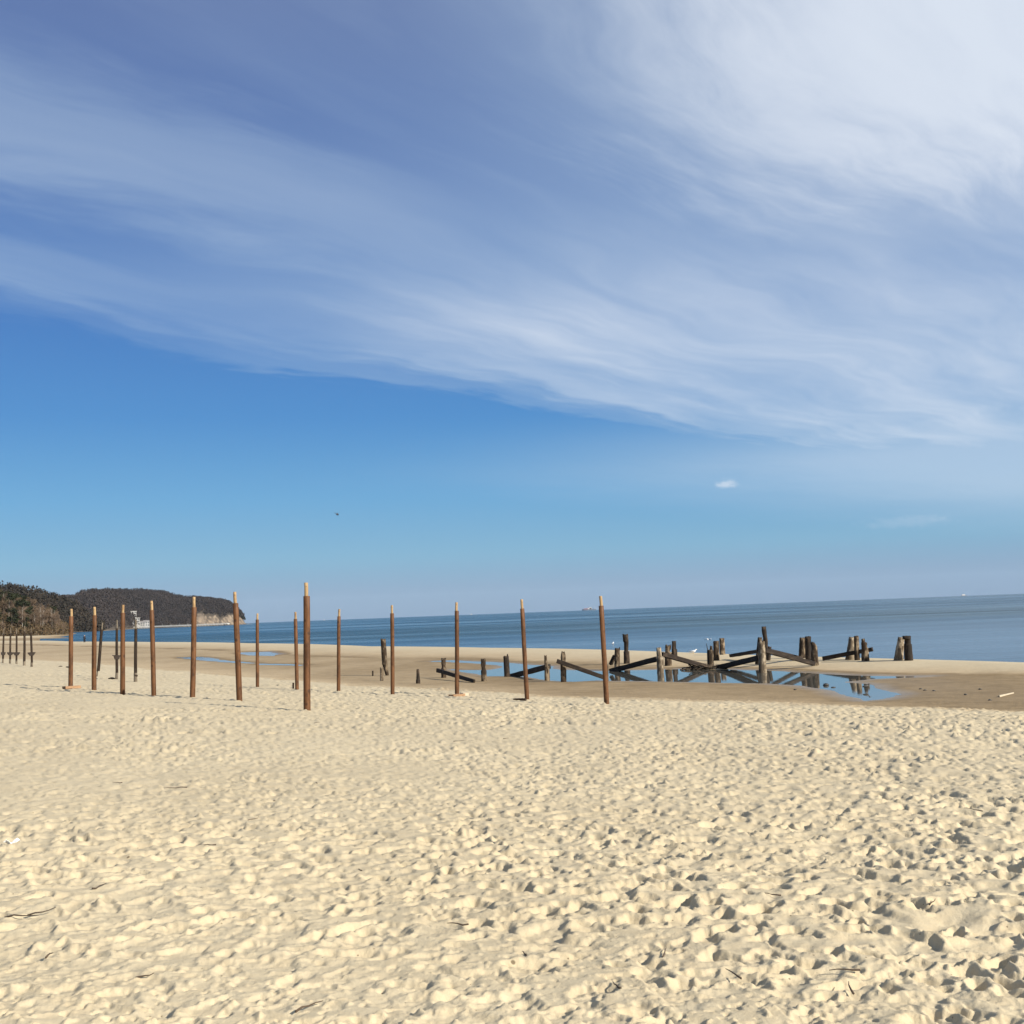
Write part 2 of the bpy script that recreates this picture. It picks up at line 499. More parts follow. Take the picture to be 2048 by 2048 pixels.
def make_sand():
    m_, t, b = mat('sand')
    co = t.n('ShaderNodeTexCoord').outputs['Object']
    at = t.n('ShaderNodeAttribute', attribute_name='wet')
    wet = at.outputs['Fac']
    n1 = t.noise(co, 0.35, 4.0, 0.6)
    n2 = t.noise(co, 9.0, 4.0, 0.6)
    n3 = t.noise(co, 260.0, 2.0, 0.7)
    dry = t.mix(t.sstep(n1, 0.3, 0.7), (0.452, 0.386, 0.266), (0.505, 0.434, 0.301))
    dry = t.mix(t.sstep(n2, 0.35, 0.75, 0.0, 0.35), dry, (0.395, 0.308, 0.188))
    dry = t.mix(t.sstep(n3, 0.30, 0.72, 0.0, 0.45), dry, (0.37, 0.295, 0.19))
    # scattered specks of dark organic grit
    vo = t.n('ShaderNodeTexVoronoi'); vo.inputs['Scale'].default_value = 24.0
    t.l(co, vo.inputs['Vector'])
    sx = t.n('ShaderNodeSeparateColor'); t.l(vo.outputs['Color'], sx.inputs[0])
    speck = t.math('MULTIPLY', t.sstep(vo.outputs['Distance'], 0.17, 0.09), t.math('GREATER_THAN', sx.outputs[0], 0.94))
    dry = t.mix(t.math('MULTIPLY', speck, 0.75), dry, (0.10, 0.07, 0.04))
    vo2 = t.n('ShaderNodeTexVoronoi'); vo2.inputs['Scale'].default_value = 7.0
    t.l(co, vo2.inputs['Vector'])
    sx2 = t.n('ShaderNodeSeparateColor'); t.l(vo2.outputs['Color'], sx2.inputs[0])
    sp2 = t.math('MULTIPLY', t.sstep(t.math('ADD', vo2.outputs['Distance'], t.math('MULTIPLY', n2, 0.06)), 0.15, 0.09), t.math('GREATER_THAN', sx2.outputs[1], 0.95))
    dry = t.mix(t.math('MULTIPLY', sp2, 0.8), dry, (0.08, 0.055, 0.03))
    n4 = t.noise(co, 1.2, 5.0, 0.65)
    damp = t.mix(t.sstep(n4, 0.3, 0.7), (0.335, 0.255, 0.155), (0.40, 0.31, 0.195))
    wetc = t.mix(t.sstep(n4, 0.25, 0.75), (0.165, 0.115, 0.057), (0.240, 0.172, 0.092))
    c = t.mix(t.sstep(wet, 0.0, 0.5), dry, damp)
    c = t.mix(t.sstep(wet, 0.45, 1.0), c, wetc)
    t.l(c, b.inputs['Base Color'])
    rg = t.sstep(wet, 0.75, 1.6, 0.95, 0.30)
    t.l(rg, b.inputs['Roughness'])
    b.inputs['Specular IOR Level'].default_value = 0.25
    h = t.math('ADD', t.math('MULTIPLY', n3, 0.25), t.math('MULTIPLY', t.noise(co, 55.0, 4.0, 0.65), 1.0))
    bump(t, b, h, 0.55, 0.012)
    return m_
M_SAND = make_sand()

def make_sea():
    m_, t, b = mat('sea_water')
    co = t.n('ShaderNodeTexCoord').outputs['Object']
    s = t.n('ShaderNodeSeparateXYZ'); t.l(co, s.inputs[0])
    x, y = s.outputs[0], s.outputs[1]
    # streaks of rippled and calm water, long across the bay
    vs = t.xyz(t.math('MULTIPLY', x, 0.0022), t.math('MULTIPLY', y, 0.010))
    st = t.noise(vs, 1.0, 5.0, 0.6, 0.6)
    vs2 = t.xyz(t.math('MULTIPLY', x, 0.010), t.math('MULTIPLY', y, 0.045))
    st2 = t.noise(vs2, 1.0, 4.0, 0.6, 0.4)
    # a sand bar with weed under the water, 200 to 420 m out
    yb = t.math('ADD', y, t.math('MULTIPLY', t.math('SUBTRACT', st, 0.5), 110.0))
    bar = t.math('MULTIPLY', t.sstep(yb, 188, 208), t.sstep(yb, 460, 320))
    deep = t.mix(t.sstep(st, 0.3, 0.7), (0.003, 0.026, 0.046), (0.007, 0.038, 0.062))
    c = t.mix(t.math('MULTIPLY', bar, 0.9), deep, (0.006, 0.022, 0.022))
    near = t.sstep(yb, 200, 120)
    c = t.mix(t.math('MULTIPLY', near, 0.8), c, (0.026, 0.062, 0.100))
    t.l(c, b.inputs['Base Color'])
    b.inputs['IOR'].default_value = 1.33
    ro = t.sstep(t.math('ADD', st, t.math('MULTIPLY', t.math('SUBTRACT', st2, 0.5), 0.5)), 0.30, 0.72, 0.12, 0.34)
    ro = t.math('SUBTRACT', ro, t.math('MULTIPLY', near, 0.08))
    t.l(ro, b.inputs['Roughness'])
    t.l(t.math('ADD', 0.14, t.math('MULTIPLY', near, 0.26)), b.inputs['Specular IOR Level'])
    v1 = t.xyz(t.math('MULTIPLY', x, 0.7), y)
    h = t.math('ADD', t.math('MULTIPLY', t.noise(v1, 0.55, 3.0, 0.55), 1.0), t.math('MULTIPLY', t.noise(v1, 2.6, 3.0, 0.6), 0.35))
    bump(t, b, h, 0.55, 0.34)
    return m_
M_SEA = make_sea()

def make_pool():
    m_, t, b = mat('pool_water')
    co = t.n('ShaderNodeTexCoord').outputs['Object']
    b.inputs['Base Color'].default_value = (0.075, 0.072, 0.060, 1)
    b.inputs['IOR'].default_value = 1.33
    b.inputs['Roughness'].default_value = 0.025
    bump(t, b, t.noise(co, 3.0, 2.0, 0.5), 0.06, 0.02)
    return m_
M_POOL = make_pool()

def make_wood(name, c1, c2, c3, streak=26.0, knots=0.0, rough=0.75, bstr=0.5, var=0.25, bdist=0.01, band=None):
    m_, t, b = mat(name)
    tcn = t.n('ShaderNodeTexCoord'); co = tcn.outputs['Object']
    oi = t.n('ShaderNodeObjectInfo').outputs['Random']
    s = t.n('ShaderNodeSeparateXYZ'); t.l(co, s.inputs[0])
    off = t.math('MULTIPLY', oi, 37.0)
    v = t.xyz(t.math('ADD', s.outputs[0], off), s.outputs[1], t.math('MULTIPLY', s.outputs[2], 0.06))
    g = t.noise(v, streak, 5.0, 0.65, 0.3)
    v2 = t.xyz(t.math('ADD', s.outputs[0], off), s.outputs[1], t.math('MULTIPLY', s.outputs[2], 0.5))
    blot = t.noise(v2, 5.0, 5.0, 0.65)
    c = t.mix(t.sstep(g, 0.3, 0.7), c1, c2)
    c = t.mix(t.sstep(blot, 0.46, 0.66, 0.0, 0.9), c, c3)
    if knots:
        vo = t.n('ShaderNodeTexVoronoi'); vo.inputs['Scale'].default_value = 4.6
        t.l(t.xyz(t.math('ADD', s.outputs[0], off), s.outputs[1], t.math('MULTIPLY', s.outputs[2], 0.8)), vo.inputs['Vector'])
        c = t.mix(t.sstep(vo.outputs['Distance'], 0.24, 0.10, 0.0, knots), c, (0.035, 0.016, 0.008))
    k = t.math('ADD', t.math('MULTIPLY', oi, var * 2), 1.0 - var)
    c = t.mix(1.0, c, t.xyz(k, k, k), 'MULTIPLY')
    t.l(c, b.inputs['Base Color'])
    b.inputs['Roughness'].default_value = rough
    b.inputs['Specular IOR Level'].default_value = 0.25
    bump(t, b, g, bstr, bdist)
    return m_
M_POST = make_wood('impregnated_pine', (0.118, 0.052, 0.020), (0.070, 0.030, 0.011), (0.048, 0.021, 0.008), 20.0, 0.9, 0.6, 0.5, 0.18)
M_TENON = make_wood('fresh_cut_pine', (0.34, 0.24, 0.13), (0.28, 0.185, 0.09), (0.20, 0.12, 0.055), 30.0, 0.0, 0.7, 0.3, 0.12)
M_OLD = make_wood('old_dark_wood', (0.026, 0.016, 0.010), (0.014, 0.009, 0.006), (0.042, 0.029, 0.019), 26.0, 0.0, 0.85, 0.6, 0.2)
M_GREY = make_wood('bleached_wood', (0.16, 0.135, 0.10), (0.10, 0.08, 0.06), (0.055, 0.042, 0.03), 26.0, 0.0, 0.9, 0.6, 0.15)
M_PILE = make_wood('weathered_pile', (0.052, 0.034, 0.020), (0.018, 0.012, 0.008), (0.215, 0.165, 0.110), 16.0, 0.0, 0.9, 0.9, 0.25, 0.02)
M_PILEP = make_wood('pale_weathered_pile', (0.15, 0.115, 0.078), (0.048, 0.034, 0.022), (0.36, 0.30, 0.22), 12.0, 0.0, 0.9, 0.9, 0.12, 0.02)
M_PILED = make_wood('tarred_pile', (0.022, 0.015, 0.010), (0.011, 0.008, 0.006), (0.060, 0.040, 0.026), 16.0, 0.0, 0.8, 0.9, 0.2, 0.02)
M_BEAM = make_wood('wet_beam', (0.021, 0.013, 0.009), (0.011, 0.007, 0.005), (0.046, 0.032, 0.021), 14.0, 0.0, 0.7, 0.7, 0.2, 0.012)
M_PLANK = make_wood('board', (0.30, 0.19, 0.11), (0.22, 0.13, 0.075), (0.15, 0.09, 0.05), 22.0, 0.0, 0.85, 0.5, 0.15)

def plain(name, c, rough=0.8, var=0.0, metal=0.0, nscale=3.0):
    m_, t, b = mat(name)
    co = t.n('ShaderNodeTexCoord').outputs['Object']
    n = t.noise(co, nscale, 3.0, 0.6)
    lo = tuple(x * 0.8 for x in c); hi = tuple(min(1, x * 1.15) for x in c)
    col = t.mix(n, lo, hi)
    if var:
        oi = t.n('ShaderNodeObjectInfo').outputs['Random']
        k = t.math('ADD', t.math('MULTIPLY', oi, var * 2), 1.0 - var)
        col = t.mix(1.0, col, t.xyz(k, k, k), 'MULTIPLY')
    t.l(col, b.inputs['Base Color'])
    b.inputs['Roughness'].default_value = rough
    b.inputs['Metallic'].default_value = metal
    return m_
M_IRON = plain('rusty_iron', (0.035, 0.024, 0.018), 0.8)
M_TWIG = plain('dark_twig', (0.06, 0.04, 0.025), 0.9, 0.3)
M_WEED = plain('dried_seaweed', (0.030, 0.022, 0.013), 0.9, 0.2)
M_STONE = plain('wet_stone', (0.045, 0.042, 0.04), 0.6, 0.3)
M_DRIFT = plain('driftwood', (0.42, 0.36, 0.27), 0.9)
M_PAPER = plain('white_scrap', (0.8, 0.8, 0.78), 0.7)
M_WHITE = plain('white_feathers', (0.75, 0.75, 0.75), 0.8)
M_GULLG = plain('grey_feathers', (0.32, 0.34, 0.37), 0.8)
M_BEAK = plain('yellow_bill', (0.5, 0.28, 0.03), 0.5)
M_CLOTH = plain('dark_clothing', (0.008, 0.009, 0.016), 0.9)
M_SKIN = plain('skin', (0.45, 0.27, 0.19), 0.6)
M_HAIR = plain('brown_hair', (0.05, 0.03, 0.02), 0.7)
M_HELI = plain('dark_airframe', (0.03, 0.035, 0.045), 0.5)
M_HULLR = plain('red_hull', (0.28, 0.06, 0.05), 0.6, 0, 0, 0.05)
M_HULLB = plain('blue_grey_hull', (0.12, 0.15, 0.20), 0.6, 0, 0, 0.05)
M_SHIPW = plain('white_ship_paint', (0.48, 0.48, 0.48), 0.5, 0, 0, 0.05)
M_WALL = plain('white_render', (0.34, 0.335, 0.33), 0.85, 0.15, 0, 0.2)
M_ROOFG = plain('grey_roof', (0.16, 0.15, 0.15), 0.8, 0.2, 0, 0.3)
M_PANE = plain('window_pane', (0.035, 0.045, 0.06), 0.25)
M_PIER = plain('white_pier_paint', (0.72, 0.72, 0.70), 0.8, 0, 0, 0.1)
M_PIERP = plain('pier_pile_wood', (0.10, 0.09, 0.08), 0.9, 0, 0, 0.3)

# ------------------------------------------------------------------ beach sheet
def build_beach():
    zm = lambda r: np.interp(r, [0, 45, 70, 4000], [2.0, 0.85, 0.5, 0.0])
    rr = np.concatenate([np.linspace(3.2, 60, 6000), np.geomspace(60.1, 5000, 6000)])
    off = (CAMZ - zm(rr)) * F / rr
    want = np.concatenate([np.arange(1040, 200, -1.18), np.arange(200, 24, -0.62), np.arange(24, 2.0, -0.35)])
    rows = np.interp(-want, -off, rr)
    rows = np.concatenate([np.linspace(0.3, rows[0] - 0.1, 22), rows, [5500, 8000, 12000, 18000, 22000]])
    dth = math.radians(0.074)
    cols = np.arange(-math.radians(28.5), math.radians(28.5), dth)
    out = np.radians(np.concatenate([np.arange(28.5, 60, 0.75), np.arange(60, 180, 3.0)]))
    cols = np.concatenate([-out[::-1], cols[1:], out])
    cols = np.append(cols, math.pi) if cols[-1] < math.pi - 1e-6 else cols
    cols[0] = -math.pi
    TH, R = np.meshgrid(cols, rows)
    x = (np.sin(TH) * R).ravel(); y = (np.cos(TH) * R).ravel()
    r = R.ravel(); th = TH.ravel()
    Hb = base_height(x, y)
    rb, rf, rc = tables(th)
    front = np.abs(th) < math.radians(100)
    # gentle swells of the beach
    sw = np.where(r < 500, 0.05 * fbm(x / 9, y / 9, 3, 3) * np.clip((r - 2) / 8, 0, 1), 0)
    trough = ((r > rb * 0.98) & (r < rc)).astype(float)
    Hb = Hb + sw * np.where(r < rb, 1.0, np.where(r < rf, 0.25, 0.6)) * (r < rc)
    z = Hb.copy()
    # pools
    sdmin = np.full(x.shape, 1e3)
    sel = (r > 22) & (r < 320) & (np.abs(th) < 0.5)
    xs, ys = x[sel], y[sel]
    sd = np.full(xs.shape, 1e3)
    jit = 0.25 * fbm(xs / 1.1, ys / 1.1, 77, 3)
    for k, poly in pools.items():
        sd = np.minimum(sd, sdf_poly(xs, ys, poly))
    sc = r[sel] / 55.0
    sd = sd + jit * np.clip(sc, .5, 2)
    hb = Hb[sel]
    zin = POOL_Z + sd * 0.05
    zout = POOL_Z + np.minimum(np.maximum(hb - POOL_Z, 0.014 + 0.0 * sd), 0.003 + sd * 0.035)
    far_from = sd > 14
    intr = (r[sel] > rb[sel] * 1.0) & (r[sel] < rc[sel])
    zz = np.where(sd < 0, np.maximum(zin, POOL_Z - 0.12), zout)
    blend = np.clip((14 - sd) / 8, 0, 1)
    zz = hb * (1 - blend) + zz * blend
    val = np.where(sd < 0, zz, np.where(sd < 14, np.minimum(np.maximum(hb, POOL_Z + 0.012), zz), hb))
    up = np.clip((rc[sel] - r[sel]) / (0.6 * (rc[sel] - rf[sel])), 0, 1)      # the berm keeps its own shape
    up = np.where(sd < 0, 1.0, up)
    z[sel] = np.where(intr, hb * (1 - up) + val * up, hb)
    sdmin[sel] = sd
    # trampled relief
    act = (r > 1.5) & (r < 330) & (np.abs(th) < 1.1)
    xa, ya, ra, ta = x[act], y[act], r[act], th[act]
    rl = relief(xa, ya)
    edge_n = 1 + 0.05 * fbm(xa / 2.2, ya / 2.2, 51, 3)
    q = ra / (rb[act] * edge_n)
    amp = np.interp(q, [0, 0.93, 1.02, 1.12, 1.3, 4], [1, 1, 0.65, 0.34, 0.14, 0.10])
    side = np.interp(ta, [-0.45, -0.1, 0.12, 0.4], [0.9, 0.98, 1.12, 1.25])
    smooth_patch = np.clip(0.85 + 1.8 * fbm(xa / 4.5, ya / 4.5, 88, 2), 0.6, 1.15)
    kk = np.clip((ta + 0.05) / 0.3, 0, 1)
    smooth_patch = smooth_patch * (1 - kk) + np.maximum(smooth_patch, 0.85) * kk
    berm = np.clip((ra - rf[act]) / (rc[act] - rf[act] + 1e-6), 0, 1) * np.clip((rc[act] * 1.04 - ra) / (rc[act] * 0.14), 0, 1)
    amp = amp * side * smooth_patch + 0.22 * berm
    amp = amp * np.clip((rc[act] * 1.04 - ra) / (rc[act] * 0.10), 0, 1)
    nearpool = np.clip(sdmin[act] / 2.5, 0, 1)
    amp = amp * nearpool
    far_gain = np.interp(ra, [0, 12, 30, 120], [1.0, 1.0, 1.0, 1.2])
    z[act] += rl * amp * far_gain
    # fine crumbs close to the camera
    nr = (r < 16) & act
    z[nr] += 0.006 * fbm(x[nr] / 0.045, y[nr] / 0.045, 101, 2) * np.clip(fbm(x[nr] / 0.5, y[nr] / 0.5, 105, 2) * 3 + 0.4, 0, 1)
    # loose clods and pits, as fine as the distance lets one see
    md = (r > 2) & (r < 130) & (np.abs(th) < 0.6) & (r < rb * 1.04)
    xm, ym, rm = x[md], y[md], r[md]
    for q, (sz, seed, am) in enumerate(((0.055, 201, 0.018), (0.09, 203, 0.032), (0.15, 207, 0.060))):
        lo, hi = ((0, 9), (6, 22), (15, 130))[q]
        wq = np.clip((rm - lo) / 3 + (lo == 0), 0, 1) * np.clip((hi - rm) / 3, 0, 1)
        n1 = vnoise(xm / sz, ym / (sz * 1.0), seed) + 0.5 * vnoise(xm / sz * 2.1, ym / sz * 2.1, seed + 1)
        patch = np.clip(0.55 + 1.5 * fbm(xm / 1.7, ym / 1.7, seed + 2, 2), 0.2, 1.0)
        z[md] += wq * patch * am * (np.clip(n1 - 0.26, 0, None) * 3.2 - np.clip(-n1 - 0.26, 0, None) * 4.2)
    # the far strand beyond the bay
    fs = (r > 420) & front
    sdf = sdf_poly(x[fs], y[fs], far_poly)
    zf = np.clip(-sdf * 0.035, -3, 1.7)
    z[fs] = np.maximum(z[fs], zf)
    lowtide = (r > rc) & (r < 760) & (th < math.atan2(ray(118, 1280).x, ray(118, 1280).y)) & front
    ramp_ = np.clip((math.atan2(ray(118, 1280).x, ray(118, 1280).y) - th) / 0.02, 0, 1)
    z = np.where(lowtide, np.maximum(z, -0.3 + 0.42 * ramp_), z)
    # wetness: 0 dry, about 0.5 damp, 1 wet, above that shining
    wet = np.zeros(x.shape)
    q = r / (rb * (1 + 0.05 * fbm(x / 2.2, y / 2.2, 51, 3) + 0.03 * fbm(x / 0.5, y / 0.5, 52, 2)))
    wet = np.interp(q, [0, 0.955, 1.0, 1.06, 1.2, 1.45], [0, 0, 0.45, 0.8, 0.95, 1.0])
    tb = np.clip((r - rf) / (rc - rf + 1e-6), 0, 1)
    tb = np.clip(tb + 0.16 * fbm(x / 6, y / 6, 61, 3), 0, 1)
    bw = np.interp(tb, [0, 0.12, 0.35, 0.7, 1], [1.0, 0.70, 0.34, 0.17, 0.10])
    wet = np.where(r > rf, bw, wet)
    wet = np.where((r > rb * 1.02) & (r < rf), wet + 0.30 * fbm(x / 5, y / 12, 63, 3) , wet)
    wet = np.where((r > rb) & (r < rc), np.maximum(wet, np.interp(sdmin, [-1, 0, 0.7, 2.5], [1.6, 1.6, 1.25, 0])), wet)
    wet = np.where((r > rc) & (r < 420), np.interp(z, [0.0, 0.1, 0.4, 0.6], [1.3, 1.0, 0.25, 0.10]), wet)
    wet = np.where(r >= 420, np.interp(z, [0.0, 0.3, 0.7], [1.0, 0.5, 0.0]), wet)
    wet = np.where((r > rb) & (r < rf), wet * np.interp(th, [-0.45, -0.2, 0.05], [0.58, 0.70, 0.97]), wet)
    wet = np.where(front, wet, 0.0)
    nr_, nc = len(rows), len(cols)
    idx = np.arange(nr_ * nc).reshape(nr_, nc)
    f = np.stack([idx[:-1, :-1], idx[:-1, 1:], idx[1:, 1:], idx[1:, :-1]], -1).reshape(-1, 4)[:, ::-1]
    me = mesh_np('beach', np.stack([x, y, z], -1), f, M_SAND, True)
    a = me.attributes.new('wet', 'FLOAT', 'POINT')
    a.data.foreach_set('value', wet.astype(np.float32))
    o = obj('beach', me)
    tag(o, 'pale trampled sand beach with wet runnel and low berm', None, None, 'structure')
    return o
build_beach()

# ------------------------------------------------------------------ sea and pools
sea = obj('sea', mesh_py('sea', [(-24000, -2000, 0), (24000, -2000, 0), (24000, 24000, 0), (-24000, 24000, 0)], [[0, 1, 2, 3]], M_SEA))
tag(sea, 'calm blue sea with darker green bands out to the horizon', None, None, 'structure')
pool_lab = {'main': 'large shallow tide pool mirroring the sky around old piles', 'a': 'long narrow tide pool in the wet sand of the runnel',
            'b': 'dark round tide pool close under the sand berm', 'd': 'thin trickle of water on the wet sand'}
keys = list(pools)
for k in keys:
    P = np.array(pools[k])
    cell = 0.8 if k == 'main' else 1.5
    gx = np.arange(P[:, 0].min() - 3, P[:, 0].max() + 3, cell); gy = np.arange(P[:, 1].min() - 4, P[:, 1].max() + 4, cell)
    CX, CY = np.meshgrid(gx + cell / 2, gy + cell / 2)
    ds = np.stack([sdf_poly(CX.ravel(), CY.ravel(), pools[q]) for q in keys])
    own = (ds.argmin(0) == keys.index(k)) & (ds.min(0) < cell * 1.3)
    vid = {}; vs = []; fs = []
    nx = len(gx)
    for c in np.nonzero(own)[0]:
        j, i = divmod(int(c), nx); q = []
        for a, b in ((i, j), (i + 1, j), (i + 1, j + 1), (i, j + 1)):
            if (a, b) not in vid:
                vid[(a, b)] = len(vs); vs.append((gx[0] + a * cell, gy[0] + b * cell, POOL_Z))
            q.append(vid[(a, b)])
        fs.append(q)
    o = obj('tide_pool', mesh_py('tide_pool', vs, fs, M_POOL))
    tag(o, pool_lab[k], None, None, 'structure')

# ------------------------------------------------------------------ new posts (two rows of seven)
def shaft_mesh(name, h, r_bot, r_top, mat_, seed, sides=14, rings=9, sink=0.5, wob=0.03, flat_top=True):
    rnd = random.Random(seed)
    vs, fs = [], []
    ph = [rnd.uniform(0, 6.28) for _ in range(4)]
    for k in range(rings + 1):
        t = k / rings
        z = -sink + (h + sink) * t
        r = r_bot + (r_top - r_bot) * t
        cx = r * 0.12 * math.sin(3.1 * t + ph[0]); cy = r * 0.12 * math.sin(2.3 * t + ph[1])
        for j in range(sides):
            a = 2 * math.pi * j / sides
            rr = r * (1 + wob * math.sin(2 * a + ph[2] + t * 2) + wob * 0.7 * math.sin(3 * a + ph[3] - t * 4) + rnd.uniform(-wob, wob) * 0.4)
            vs.append((cx + rr * math.cos(a), cy + rr * math.sin(a), z))
    for k in range(rings):
        for j in range(sides):
            e = (j + 1) % sides
            fs.append([k * sides + j, k * sides + e, (k + 1) * sides + e, (k + 1) * sides + j])
    # bevelled end
    i = len(vs); b = rings * sides
    for j in range(sides):
        v = vs[b + j]; vs.append((v[0] * 0.90, v[1] * 0.90, v[2] + r_top * 0.08))
    for j in range(sides):
        e = (j + 1) % sides
        fs.append([b + j, b + e, i + e, i + j])
    fs.append([i + j for j in range(sides)])
    me = mesh_py(name, vs, fs, mat_, True)
    me.polygons[len(fs) - 1].use_smooth = False
    return me

# (base u, v), (top u, v), shoulder v, width px, label
posts = [
 ((140.7, 1374), (142.9, 1218), 1233, 8.0, 'brown wooden post with a flat board lying across its foot'),
 ((188.4, 1381.5), (189.0, 1214), 1231, 8.5, 'wooden post next in row after the one with a board at its foot'),
 ((244.9, 1389), (246.0, 1210), 1226, 9.0, 'wooden post standing just in front of the dark old post with bracket and pale tip'),
 ((307.5, 1391.6), (303.0, 1201.8), 1220.7, 9.0, 'wooden post leaning slightly, third along the row from the board-footed post'),
 ((384.8, 1394.7), (388.2, 1194), 1215, 10.3, 'wooden post leaning the opposite way to its neighbours in the landward row'),
 ((479.0, 1402), (469.7, 1184), 1206.8, 11.2, 'stout leaning wooden post, second in its row after the thickest post'),
 ((615.0, 1422), (612.0, 1165.6), 1192.8, 13.4, 'thickest and tallest wooden post, ending the landward row with a long shadow'),
 ((514.8, 1373), (515.0, 1227), 1239.4, 6.5, 'slim wooden post at the far end of the seaward row'),
 ((593.5, 1377.6), (591.0, 1224), 1238, 7.3, 'slim wooden post with a tiny broken stub beside its foot'),
 ((676.7, 1383), (678.6, 1218.4), 1233, 7.4, 'slim wooden post third from the far end of the seaward row'),
 ((785.0, 1390), (784.0, 1210.6), 1227, 8.0, 'wooden post closest to the tall grey forked pile'),
 ((914.2, 1389.6), (913.0, 1204.8), 1222, 8.5, 'dark reddish wooden post with broken slabs at its foot'),
 ((1054.6, 1401), (1043.5, 1198.8), 1217.7, 9.2, 'leaning wooden post with a short dark plank end at its foot'),
 ((1213.0, 1410.4), (1201.3, 1192.3), 1212, 10.4, 'leaning wooden post ending the seaward row, closest to the pool with beams'),
]
post_base = []
for i, (b_, t_, sh, wpx, lab) in enumerate(posts):
    B = hit(*b_); R = math.hypot(B.x, B.y)
    T = at_range(t_[0], t_[1], R)
    post_base.append(B)
    axis = T - B; L = axis.length
    f = (b_[1] - sh) / (b_[1] - t_[1])
    hs = L * f
    rr = wpx / 2 / F * math.hypot(R, CAMZ - B.z)
    e = empty('wooden_post', None, lab, 'post', 'new wooden posts in two rows', frame_z(B, axis))
    obj('shaft', shaft_mesh('post_shaft', hs, rr * 1.03, rr * 0.93, M_POST, 100 + i), e)
    tm = shaft_mesh('post_tenon', L - hs, rr * 0.60, rr * 0.56, M_TENON, 200 + i, 10, 3, 0.05)
    obj('tenon', tm, e, loc=(0, 0, hs))
    if random.random() < 0.6:   # dark block on the pale tip, coloured as the shade in a dowel hole
        mb = MB().box((rr * 0.12, -rr * 0.55, (L - hs) * 0.72), (rr * 0.22, rr * 0.08, rr * 0.22))
        obj('dowel_hole_shade', mb.mesh('dowel_hole_shade', M_IRON), bpy.data.objects[e.name].children[1])

# boards and slabs at post feet
def board(p0, p1, width, thick, mat_, name, label, cat, group=None, seed=0, taper=1.0, roll=0.0):
    """a sawn timber from p0 to p1 (centres of its ends), lightly worn"""
    rnd = random.Random(seed)
    ax = p1 - p0; L = ax.length
    x = ax.normalized()
    y = Vector((0, 0, 1)).cross(x)
    if y.length < 1e-3: y = Vector((0, 1, 0))
    y.normalize(); z = x.cross(y)
    if roll:
        y, z = y * math.cos(roll) + z * math.sin(roll), z * math.cos(roll) - y * math.sin(roll)
    M = Matrix((z, y, x)).transposed().to_4x4()   # local z along the timber for the grain
    M = Matrix((y, -z, x)).transposed().to_4x4() if M.determinant() < 0 else M
    M.translation = p0
    n = 9
    vs, fs = [], []
    ch = 0.16
    prof = [(-1, -1 + ch), (-1 + ch, -1), (1 - ch, -1), (1, -1 + ch), (1, 1 - ch), (1 - ch, 1), (-1 + ch, 1), (-1, 1 - ch)]
    flip = abs(M.col[0].xyz.dot(Vector((0, 0, 1)))) > abs(M.col[1].xyz.dot(Vector((0, 0, 1))))
    ha, hb = (thick, width) if flip else (width, thick)
    for k in range(n + 1):
        t = k / n
        sc = 1 + (taper - 1) * t
        ja = [rnd.uniform(0.93, 1.05) for _ in prof]
        dz = 0
        for (a, b), q in zip(prof, ja):
            zz = L * t
            if k in (0, n): zz += rnd.uniform(-0.03, 0.03) * min(1, L)
            vs.append((a * ha / 2 * q * sc, b * hb / 2 * q * sc, zz))
    m_ = len(prof)
    for k in range(n):
        for j in range(m_):
            e = (j + 1) % m_
            fs.append([k * m_ + j, k * m_ + e, (k + 1) * m_ + e, (k + 1) * m_ + j])
    fs.append(list(range(m_))[::-1]); fs.append([n * m_ + j for j in range(m_)])
    o = obj(name, mesh_py(name, vs, fs, mat_), None, mat4=M)
    return tag(o, label, cat, group)

def gp(u, v, dz=0.0):
    p = hit(u, v); return Vector((p.x, p.y, p.z + dz))

board(gp(127, 1378.5, 0.05), gp(159, 1377, 0.06), 0.14, 0.10, M_PLANK, 'board', 'weathered board lying on sand across a post foot', 'board', seed=3)
board(gp(1027.5, 1402.3, 0.03), gp(1052, 1403, 0.05), 0.10, 0.10, M_OLD, 'plank', 'short dark plank lying on sand at the foot of a leaning post', 'plank', seed=4)
board(gp(902, 1394, 0.03), gp(926, 1393, 0.05), 0.22, 0.09, M_PLANK, 'slab', 'pinkish broken slab half buried at the foot of a post', 'slab', seed=5)
board(gp(925, 1392, 0.05), gp(932, 1392.6, 0.05), 0.20, 0.13, M_DRIFT, 'slab', 'pale broken lump of slab beside the pinkish slab', 'slab', seed=6)
board(gp(586.5, 1377, 0.0), gp(586.8, 1377, 0.22), 0.07, 0.07, M_OLD, 'wood_stub', 'tiny broken wooden stub at the foot of a slim post', 'stub', seed=8)

# ------------------------------------------------------------------ old dark posts with brackets
def bracket_mesh(r, wid, h):
    mb = MB()
    i = 0
    d = r * 1.5
    prof = [(-wid / 2, h), (wid / 2, h), (wid / 2, h * 0.72), (r * 1.15, 0), (-r * 1.15, 0), (-wid / 2, h * 0.72)]
    for y in (-d, d):
        for x, z in prof: mb.v.append(Vector((x, y, z)))
    n = len(prof)
    mb.f.append(list(range(n))); mb.f.append([n + k for k in range(n)][::-1])
    for k in range(n):
        e = (k + 1) % n
        mb.f.append([e, k, n + k, n + e])
    return mb.mesh('bracket', M_IRON)

